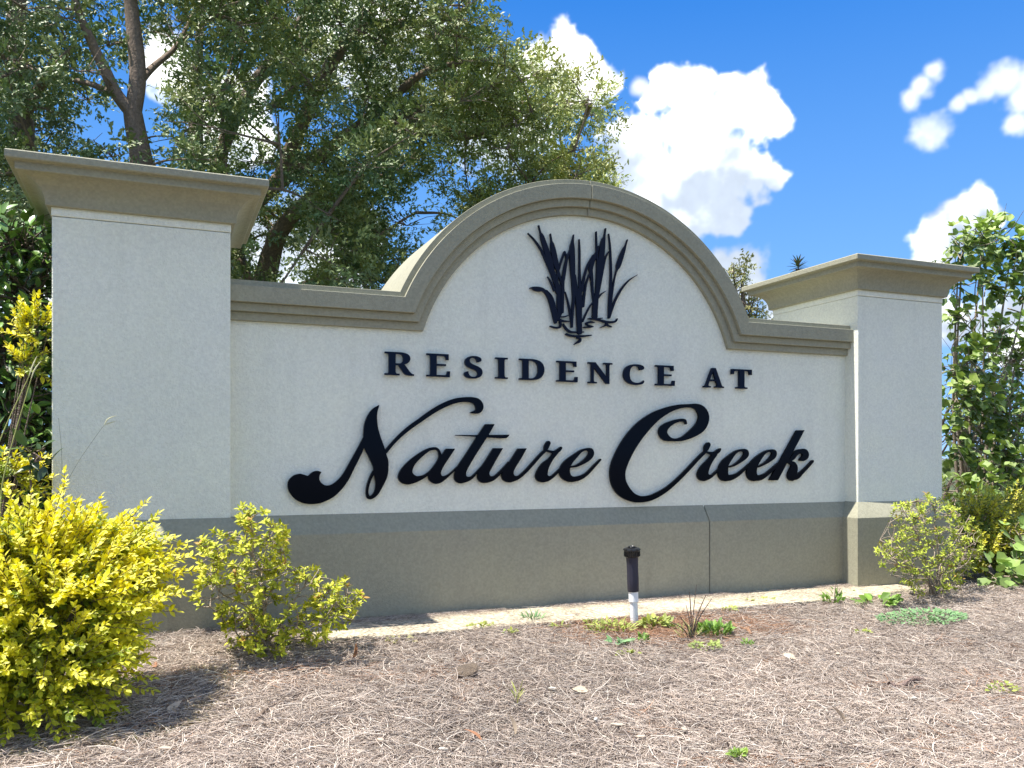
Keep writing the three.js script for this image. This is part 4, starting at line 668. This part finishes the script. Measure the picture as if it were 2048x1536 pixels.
  leafyShrub('ivy_plant', 'low mound of round light green ivy leaves at the edge of the bed', ground(4.75, 0.35), [
    B(2030, 1090, 0.30, 0.16, 46), B(2040, 1150, 0.40, 0.17, 56), B(2000, 1165, 0.42, 0.11, 30), B(2070, 1080, 0.2, 0.2, 40), B(1975, 1050, -0.05, 0.12, 24), B(1960, 1010, -0.2, 0.14, 24),
  ], 405, { thick: 0.006, geos: [lobedLeafGeo(0.068, 0.078, 0.1), lobedLeafGeo(0.058, 0.068, 0.2)], dark: [0.12, 0.21, 0.03], light: [0.34, 0.50, 0.09], stemMat: paleTwig, wild: 0.8, mat: { roughness: 0.6, transmission: 0.4 }, singles: 200, category: 'ivy' });
  sprayShrub('golden_shrub', 'golden yellow-green shrub between the right azalea and the ivy', ground(4.5, -0.05), [
    [at(1935, 1045, 0.05), 0.20, 0.12, 0.16, 119, V(-0.1, 0.2, 0)], [at(2010, 1040, 0.0), 0.22, 0.12, 0.16, 119, V(0.1, 0.2, 0)], [at(1960, 1110, 0.1), 0.22, 0.14, 0.16, 136, V(0, 0.1, 0.2)], [at(2030, 1120, 0.05), 0.2, 0.16, 0.16, 85, V(0, 0.1, 0.2)],
  ], 406, { ...GOLD, gold: [0.74, 0.70, 0.025], green: [0.22, 0.32, 0.02], leaf: 0.024, gap: 0.016, len: [0.09, 0.17], low: -0.1, high: 0.35, singles: 200 });
}

// ---------------------------------------------------------------- pine straw, sticks, chips and weeds on the bed
function groundAt(px, py) { const d = ray(px, py), o = camera.position; let t = 2.5; for (let i = 0; i < 30; i++) { const p = o.clone().addScaledVector(d, t); t += (p.y - mulchHeight(p.x, p.z)) / -d.y * 0.8; } return o.clone().addScaledVector(d, t); }
{
  const r = rng(500), kinds = [0, 1, 2, 3].map((k) => {
    const L = [0.075, 0.10, 0.06, 0.12][k], c = [0.22, 0.42, -0.35, 0.12][k];
    const pts = [0, 0.35, 0.7, 1].map((t) => V((t - 0.5) * L, 0.004 * Math.sin(t * 3) * (k - 1), c * (t - 0.5) * (t - 0.5) * L * 4));
    return tubeGeo(pts, [0.0006, 0.0010, 0.0009, 0.0004], 3, 2);
  });
  const mat = new THREE.MeshStandardMaterial({ color: 0xffffff, roughness: 0.7 });
  const lists = kinds.map(() => []), q = new THREE.Quaternion(), e = new THREE.Euler();
  const onSign = (x, z) => (z < 0.16 && x > -0.42 && x < 3.88 && z > -0.65) || (z < 0.055 && x > -0.4 && x < 3.3 && z > -0.6);
  const put = (x, z, y, scale, pitch) => {
    const n = fbm(x * 2.3, 4.4, z * 2.3, 3), rust = Math.max(smooth(0.42, 0.05, Math.hypot((x - 1.75) * 0.75, z - 0.55)), 0.6 * smooth(0.3, 0.05, Math.hypot(x - 2.15, z - 0.62)), 0.12 * smooth(0.62, 0.78, fbm(x * 2.6, 9.9, z * 2.6, 2)));
    const patch = smooth(0.3, 0.7, fbm(x * 1.1 + 9, 2.2, z * 1.6, 3)), g = r(), k = lerp(0.55, 1.18, r()) * (0.74 + 0.30 * n + 0.20 * patch);
    let c = g < 0.52 ? [0.57, 0.475, 0.40] : g < 0.72 ? [0.40, 0.315, 0.255] : g < 0.85 ? [0.18, 0.135, 0.11] : [0.74, 0.66, 0.57];
    if (r() < rust) c = mix3(c, [0.42, 0.20, 0.09], 0.75);
    const i = Math.floor(r() * 4), swirl = (fbm(x * 1.3, 6.1, z * 1.3, 2) - 0.5) * 5;
    e.set((r() - 0.5) * pitch, swirl * 0.5 + r() * Math.PI * 2 * (r() < 0.25 ? 0.3 : 1), (r() - 0.5) * pitch, 'YXZ'); q.setFromEuler(e);
    lists[i].push([new THREE.Matrix4().compose(V(x, y, z), q, V(1, 1, 1).multiplyScalar(scale)), [c[0] * k, c[1] * k, c[2] * k]]);
  };
  for (let i = 0; i < 420000; i++) {
    const z = lerp(-1.6, 3.0, Math.pow(r(), 0.85)), d = 3.4 - z, x = lerp(-0.151 * d - 0.8, 1.337 * d + 0.7, r());
    if (onSign(x, z)) continue;
    const slab = x > 0.28 && x < 3.43 && z < 0.39 + 0.03 * (1 - clamp((x - 0.3) / 3.1)) && z > 0.04;
    if (slab && x > 0.45) continue;
    if (x > 3.9 && z < -0.9) continue;
    put(x, z, mulchHeight(x, z) + r() * r() * 0.018 + 0.001, lerp(0.65, 1.1, r()), 0.7);
  }
  for (let i = 0; i < 4600; i++) { const x = lerp(0.35, 3.3, r()), back = r() < 0.75, z = back ? 0.075 + 0.11 * r() * r() : lerp(0.08, 0.40, r()); if (back && fbm(x * 2.2, 0, 7.7, 2) < 0.42) continue; put(x, z, 0.002 + 0.006 * r(), lerp(0.3, 0.6, r()), 0.1); }
  for (let i = 0; i < 900; i++) { const x = lerp(0.5, 3.3, r()), z = 0.39 + 0.03 * r(); put(x, z, mulchHeight(x, z) + 0.01 + 0.012 * r(), lerp(0.5, 0.8, r()), 0.6); }
  const straw = new THREE.Group(); straw.name = 'pine_straw'; straw.userData.kind = 'stuff'; straw.userData.label = 'weathered grey-brown pine straw mulch covering the bed before the sign'; straw.userData.category = 'mulch'; scene.add(straw);
  lists.forEach((l, k) => { const im = new THREE.InstancedMesh(kinds[k], mat, l.length); im.name = 'needles'; im.userData.kind = 'stuff'; shade(im); l.forEach(([m, c], i) => { im.setMatrixAt(i, m); im.setColorAt(i, new THREE.Color(...c)); }); straw.add(im); });
}
{
  const stick = (label, pts, r0, r1, lift = 0.012, rgb = [0.16, 0.115, 0.085]) => { const w = pts.map(([x, y]) => groundAt(x, y).add(V(0, lift, 0))); const o = thing('fallen_twig', label, 'twig', w[0]); const rr = rng(pts[0][0]); const mid = []; w.forEach((p, i) => { mid.push(local(o, p)); if (i + 1 < w.length) mid.push(local(o, p.clone().lerp(w[i + 1], 0.5).addScaledVector(rnd3(rr), r0 * 2.5))); }); part('wood', tubeGeo(mid, [r0, r0 * 0.9, r1], 8, 4, 0.6), bark(rgb), o); return o; };
  stick('long thin curved twig on the straw below the left azalea', [[495, 1465], [538, 1424], [598, 1394], [649, 1375]], 0.005, 0.003);
  stick('thin forked-looking twig lying left of the bark chunk', [[813, 1354], [887, 1351], [938, 1338]], 0.0035, 0.002);
  stick('short thick bark-covered stick on the straw at lower right', [[1777, 1382], [1812, 1379], [1848, 1373]], 0.011, 0.009, 0.016, [0.20, 0.14, 0.115]);
  stick('reddish-brown stick lying by the bright green weeds', [[1466, 1254], [1484, 1264], [1503, 1276]], 0.009, 0.006, 0.012, [0.30, 0.17, 0.10]);
  stick('pale dry stalk lying in the shade of the large golden shrub', [[222, 1388], [250, 1415], [278, 1440]], 0.002, 0.0012, 0.025, [0.45, 0.38, 0.28]);
  stick('small dark twig on the straw under the thick stick', [[1800, 1448], [1830, 1452]], 0.004, 0.003);
  stick('short dark twig pieces on the straw at lower middle right', [[1552, 1368], [1585, 1362], [1600, 1388]], 0.005, 0.003);
  stick('small twig beside the footing at the left azalea', [[727, 1303], [770, 1288]], 0.004, 0.003);
  stick('dark upright twig stub on the straw at lower right of centre', [[1600, 1432], [1606, 1412]], 0.004, 0.003);
}
{
  const rr = rng(808);
  const chunk = (name, label, cat, px, py, sx, sy, sz, mat, grp, turn = rr() * 3) => {
    const o = thing(name, label, cat, groundAt(px, py), grp), g = new THREE.IcosahedronGeometry(1, 3), p = g.attributes.position, s = rr() * 50;
    for (let i = 0; i < p.count; i++) { const v = V(p.getX(i), p.getY(i), p.getZ(i)), k = 0.72 + 0.6 * fbm(v.x * 1.4 + s, v.y * 1.4, v.z * 1.4, 3); p.setXYZ(i, v.x * sx * k, v.y * sy * k, v.z * sz * k); }
    g.computeVertexNormals(); g.translate(0, sy * 0.55 + 0.019, 0); o.rotation.set((rr() - 0.5) * 0.5, turn, (rr() - 0.5) * 0.5); part(cat === 'leaf' ? 'blade' : 'body', g, mat, o); return o;
  };
  const chipMat = new THREE.MeshStandardMaterial({ color: new THREE.Color(0.40, 0.33, 0.26), roughness: 0.85 }), barkMat = bark([0.33, 0.25, 0.18]), paleMat = new THREE.MeshStandardMaterial({ color: new THREE.Color(0.47, 0.43, 0.37), roughness: 0.8 });
  chunk('bark_chunk', 'large flat chunk of pine bark on the straw below the sign', 'bark', 935, 1358, 0.040, 0.017, 0.026, barkMat, undefined, 0.3);
  const chips = [
    [1192, 1455, 'pale whitish wood chip, the upper of two lying close together below the sprinkler'],
    [1234, 1466, 'buff wood chip beside and right of a whitish chip below the sprinkler'],
    [1284, 1491, 'long flat splinter of pale wood on the straw near the bottom edge'],
    [1106, 1392, 'narrow pale wood splinter on open straw right of the thin green stalk'],
    [1426, 1413, 'whitish wood chip in the reddish straw patch below the bright green clump'],
    [1368, 1474, 'slim tan wood chip pointing up to the right near the bottom middle'],
    [884, 1517, 'small round pale chip at the bottom edge left of centre'],
    [331, 1515, 'pale chip at the bottom edge beside the shade of the golden shrub'],
    [1676, 1320, 'pale chip on the straw midway between the green clump and the right azalea'],
    [1830, 1412, 'long pale splinter lying just under the thick bark-covered stick'],
    [760, 1497, 'bleached flat splinter of wood at the bottom left of centre'],
  ];
  chips.forEach(([x, y, label], i) => chunk('wood_chip', label, 'wood chip', x, y, lerp(0.009, 0.021, rr()), 0.004, lerp(0.005, 0.008, rr()), i % 3 ? chipMat : paleMat, 'pale wood chips scattered on the straw'));
  const dry = leafGeo(0.05, 0.02, 0.3, 0.4, 4), dryMat = leafMat({ color: new THREE.Color(0.50, 0.40, 0.29), transmission: 0.15 }), rustMat = leafMat({ color: new THREE.Color(0.33, 0.15, 0.07), transmission: 0.15 });
[
    [314, 1346, 'upright curled tan leaf in the shade right of the golden shrub'],
    [335, 1438, 'pale dry leaf at the edge of the golden shrub shadow'],
    [1030, 1485, 'curled tan leaf on open straw near the bottom centre'],
    [705, 1330, 'brown leaf in the shade of the left azalea'],
    [1590, 1330, 'dry leaf on open straw below the weeds at the footing'],
    [1175, 1397, 'reddish brown leaf on straw below the sprinkler'],
    [962, 1497, 'rust coloured leaf near the bottom edge left of centre'],
    [1690, 1462, 'curled tan leaf on the straw at lower right'],
  ].forEach(([x, y, label], i) => { const o = thing('dry_leaf', label, 'leaf', groundAt(x, y).add(V(0, 0.02, 0)), 'dry leaves scattered on the straw'); o.rotation.set(-1.2 + rr() * 0.6, rr() * 6, rr()); part('blade', dry, i % 3 ? dryMat : rustMat, o); });
}
{
  const r = rng(900);
  function weed(name, label, px, py, spec) {
    const o = thing(name, label, spec.cat ?? 'weed', groundAt(px, py).add(V(0, 0.010, 0)), spec.group), leaves = [];
    for (let i = 0; i < spec.n; i++) {
      const a = r() * 6.283, rad = spec.w * Math.sqrt(r()), p = V(Math.cos(a) * rad, 0.008 + r() * spec.h * (1 - 0.7 * rad / spec.w), Math.sin(a) * rad * (spec.deep ?? 0.7));
      p.y += mulchHeight(o.position.x + p.x, o.position.z + p.z) - mulchHeight(o.position.x, o.position.z);
      const dir = V(Math.cos(a) * spec.spread, spec.rise, Math.sin(a) * spec.spread).addScaledVector(rnd3(r), 1.0).normalize();
      leaves.push({ p, dir, nor: V(0, 1, 0.3).addScaledVector(rnd3(r), 0.9), s: lerp(0.6, 1.2, r()), c: vary(mix3(spec.dark, spec.light, r()), r, 0.2) });
    }
    if (spec.stems) for (const [dx, dy, r0] of spec.stems) part('stem', tubeGeo([V(0, -0.02, 0), V(dx * 0.35, dy * 0.5, 0.01), V(dx, dy, 0.02)], [r0, r0 * 0.8, r0 * 0.5], 5, 4), spec.stemMat ?? twigMat, o);
    emitLeaves(o, leaves, spec.geos, { roughness: 0.65 }, Math.min(90, spec.n)); return o;
  }
  const blade = [leafGeo(0.05, 0.005, 0.35, 0.2, 4), leafGeo(0.04, 0.004, 0.2, 0.2, 4)], small = [leafGeo(0.017, 0.010, 0.1, 0.2, 3), leafGeo(0.014, 0.009, 0.2, 0.2, 3)], mid = [leafGeo(0.03, 0.016, 0.15, 0.25, 4), leafGeo(0.026, 0.013, 0.2, 0.25, 4)];
  const yg = { dark: [0.22, 0.29, 0.04], light: [0.46, 0.50, 0.08] }, gr = { dark: [0.11, 0.22, 0.02], light: [0.28, 0.48, 0.05] }, bl = { dark: [0.12, 0.26, 0.09], light: [0.25, 0.46, 0.17] };
  weed('weed', 'small yellow-green tuft on bare straw left of the sprinkler, near the footing edge', 962, 1264, { n: 60, w: 0.05, h: 0.02, spread: 0.7, rise: 0.4, geos: small, ...yg });
  weed('grass_tuft', 'bluish green grass tuft growing against the front edge of the footing', 1066, 1250, { n: 60, w: 0.035, h: 0.012, spread: 0.7, rise: 0.9, geos: blade, ...bl, cat: 'grass' });
  weed('weed', 'spreading yellow-green weed just left of the white sprinkler pipe', 1222, 1268, { n: 200, w: 0.10, h: 0.035, spread: 0.6, rise: 0.6, geos: [...small, blade[1]], ...yg });
  weed('weed', 'yellow-green leafy weed just right of the white sprinkler pipe', 1308, 1262, { n: 90, w: 0.065, h: 0.04, spread: 0.6, rise: 0.6, geos: mid, ...yg });
  weed('weed', 'small blue-green seedling below and left of the sprinkler pipe', 1240, 1296, { n: 26, w: 0.035, h: 0.012, spread: 0.8, rise: 0.3, geos: mid, ...bl });
  weed('weed', 'small mid green seedling directly below the sprinkler pipe', 1286, 1292, { n: 26, w: 0.02, h: 0.035, spread: 0.5, rise: 0.7, geos: small, ...gr });
  weed('weed', 'dense bright green clump right of the bare brown stems', 1430, 1276, { n: 210, w: 0.075, h: 0.045, spread: 0.5, rise: 0.9, geos: [small[0], mid[1]], ...gr });
  weed('weed', 'light green low patch below the dense bright green clump', 1412, 1304, { n: 110, w: 0.06, h: 0.015, spread: 0.7, rise: 0.35, geos: small, dark: [0.20, 0.28, 0.05], light: [0.40, 0.48, 0.10] });
  weed('dead_stems', 'clump of upright bare brown stems right of the sprinkler', 1382, 1284, { n: 40, w: 0.05, h: 0.04, spread: 0.5, rise: 1, geos: blade, dark: [0.28, 0.27, 0.09], light: [0.46, 0.44, 0.15], cat: 'plant', stems: [[-0.02, 0.175, 0.003], [0.01, 0.20, 0.0022], [0.05, 0.16, 0.003], [0.075, 0.145, 0.0025], [-0.06, 0.09, 0.003], [-0.10, 0.075, 0.0028], [0.03, 0.12, 0.002], [-0.035, 0.13, 0.002]] });
  weed('weed', 'tiny green sprout right of the bright green clump', 1497, 1300, { n: 24, w: 0.02, h: 0.02, spread: 0.5, rise: 0.8, geos: small, ...gr });
  weed('weed', 'flat yellow-green weed at the footing edge in front of the wall joint', 1522, 1212, { n: 60, w: 0.07, h: 0.012, spread: 0.8, rise: 0.3, geos: mid, ...yg });
  weed('weed', 'upright green weed at the footing edge near the right pillar', 1667, 1212, { n: 60, w: 0.055, h: 0.06, spread: 0.5, rise: 0.9, geos: [mid[1], small[0]], ...gr, stems: [[0.0, 0.11, 0.002], [0.02, 0.07, 0.002]] });
  weed('weed', 'broad-leaved light green weed between footing end and right azalea', 1756, 1216, { n: 46, w: 0.10, h: 0.04, spread: 0.7, rise: 0.4, geos: [lobedLeafGeo(0.04, 0.035, 0.15), mid[0]], ...gr });
  weed('ground_cover', 'blue-green mat of tiny leaves spreading at the foot of the right azalea', 1845, 1246, { n: 700, w: 0.21, h: 0.03, spread: 0.8, rise: 0.3, deep: 0.55, geos: small, ...bl, cat: 'ground cover' });
  weed('weed', 'yellowish weed alone on the straw at the far right', 2005, 1390, { n: 46, w: 0.045, h: 0.02, spread: 0.7, rise: 0.4, geos: small, ...yg });
  weed('weed', 'fresh lime green weed at the very bottom right of centre', 1477, 1528, { n: 44, w: 0.02, h: 0.016, spread: 0.6, rise: 0.6, geos: small, dark: [0.18, 0.32, 0.03], light: [0.36, 0.52, 0.06] });
  weed('grass_stalk', 'single thin yellow-green stalk standing on open straw below the sign', 1032, 1420, { n: 10, w: 0.006, h: 0.05, spread: 0.3, rise: 1, geos: [blade[1]], ...yg, cat: 'grass', stems: [[0.012, 0.075, 0.0014]], stemMat: new THREE.MeshStandardMaterial({ color: new THREE.Color(0.40, 0.40, 0.08), roughness: 0.8 }) });
  weed('weed', 'low greenish sprouts on straw beneath the left end of the footing', 800, 1290, { n: 30, w: 0.06, h: 0.012, spread: 0.7, rise: 0.4, geos: small, dark: [0.26, 0.24, 0.09], light: [0.40, 0.36, 0.14] });
  for (const [x, y, l] of [[1120, 1262, 'tiny yellowish sprout left of the sprinkler near the reddish straw'], [1180, 1255, 'tiny green sprout between the grass tuft and the sprinkler'], [1345, 1262, 'small green sprout between the sprinkler weed and the bare stems'], [1020, 1275, 'tiny sprout below the bluish grass tuft'], [1255, 1318, 'tiny sprout on the straw below the seedlings at the sprinkler'], [1725, 1275, 'small sprout left of the blue-green mat'], [1700, 1195, 'small sprout on the footing edge by the right pillar'], [1460, 1228, 'small yellow sprout against the footing behind the green clump']])
    weed('weed', l, x, y, { n: 22, w: 0.02 + 0.02 * r(), h: 0.014, spread: 0.7, rise: 0.5, geos: small, ...(r() < 0.5 ? yg : gr) });
  // tall seeding grass at the left
  const straw = new THREE.MeshStandardMaterial({ color: new THREE.Color(0.36, 0.38, 0.12), roughness: 0.8 }), pale = new THREE.MeshStandardMaterial({ color: new THREE.Color(0.55, 0.53, 0.33), roughness: 0.8 }), thin = new THREE.MeshStandardMaterial({ color: new THREE.Color(0.20, 0.21, 0.15), roughness: 0.8 });
  const stalk = (label, pts, z, r0, mat, head) => { const w = pts.map(([x, y]) => at(x, y, z)), base = w[0].clone(); base.y = mulchHeight(base.x, base.z); const o = thing('grass_stalk', label, 'grass', base); part('stem', tubeGeo([V(0, 0, 0), ...w.map((p) => local(o, p))], [r0 * 1.3, r0, r0 * 0.8, r0 * 0.6], 5, 5), mat, o); if (head) head.forEach((h) => part('seed_head', tubeGeo(h.map(([x, y]) => local(o, at(x, y, z))), [0.0012, 0.0024, 0.0022, 0.0006], 6, 4, 0.5), pale, o)); return o; };
  stalk('longer leaning green grass stalk with seed head before the dark shrub', [[-40, 1010], [0, 880], [60, 748]], 0.3, 0.0022, straw, [[[58, 752], [66, 730], [74, 712]]]);
  stalk('steeper green grass stalk with seed head before the dark shrub', [[2, 990], [14, 925], [64, 752]], 0.32, 0.0022, straw, [[[62, 758], [70, 738], [82, 722]]]);
  stalk('thin grass stalk with two pale seed heads against the left pillar', [[128, 985], [150, 935], [190, 875], [210, 848]], 0.34, 0.0009, thin, [[[209, 849], [216, 838], [234, 831]], [[209, 849], [220, 846], [232, 842]]]);
  stalk('hair-thin upright grass stalk against the edge of the left pillar', [[124, 975], [123, 900], [117, 836]], 0.34, 0.0008, thin);
}

renderer.render(scene, camera);
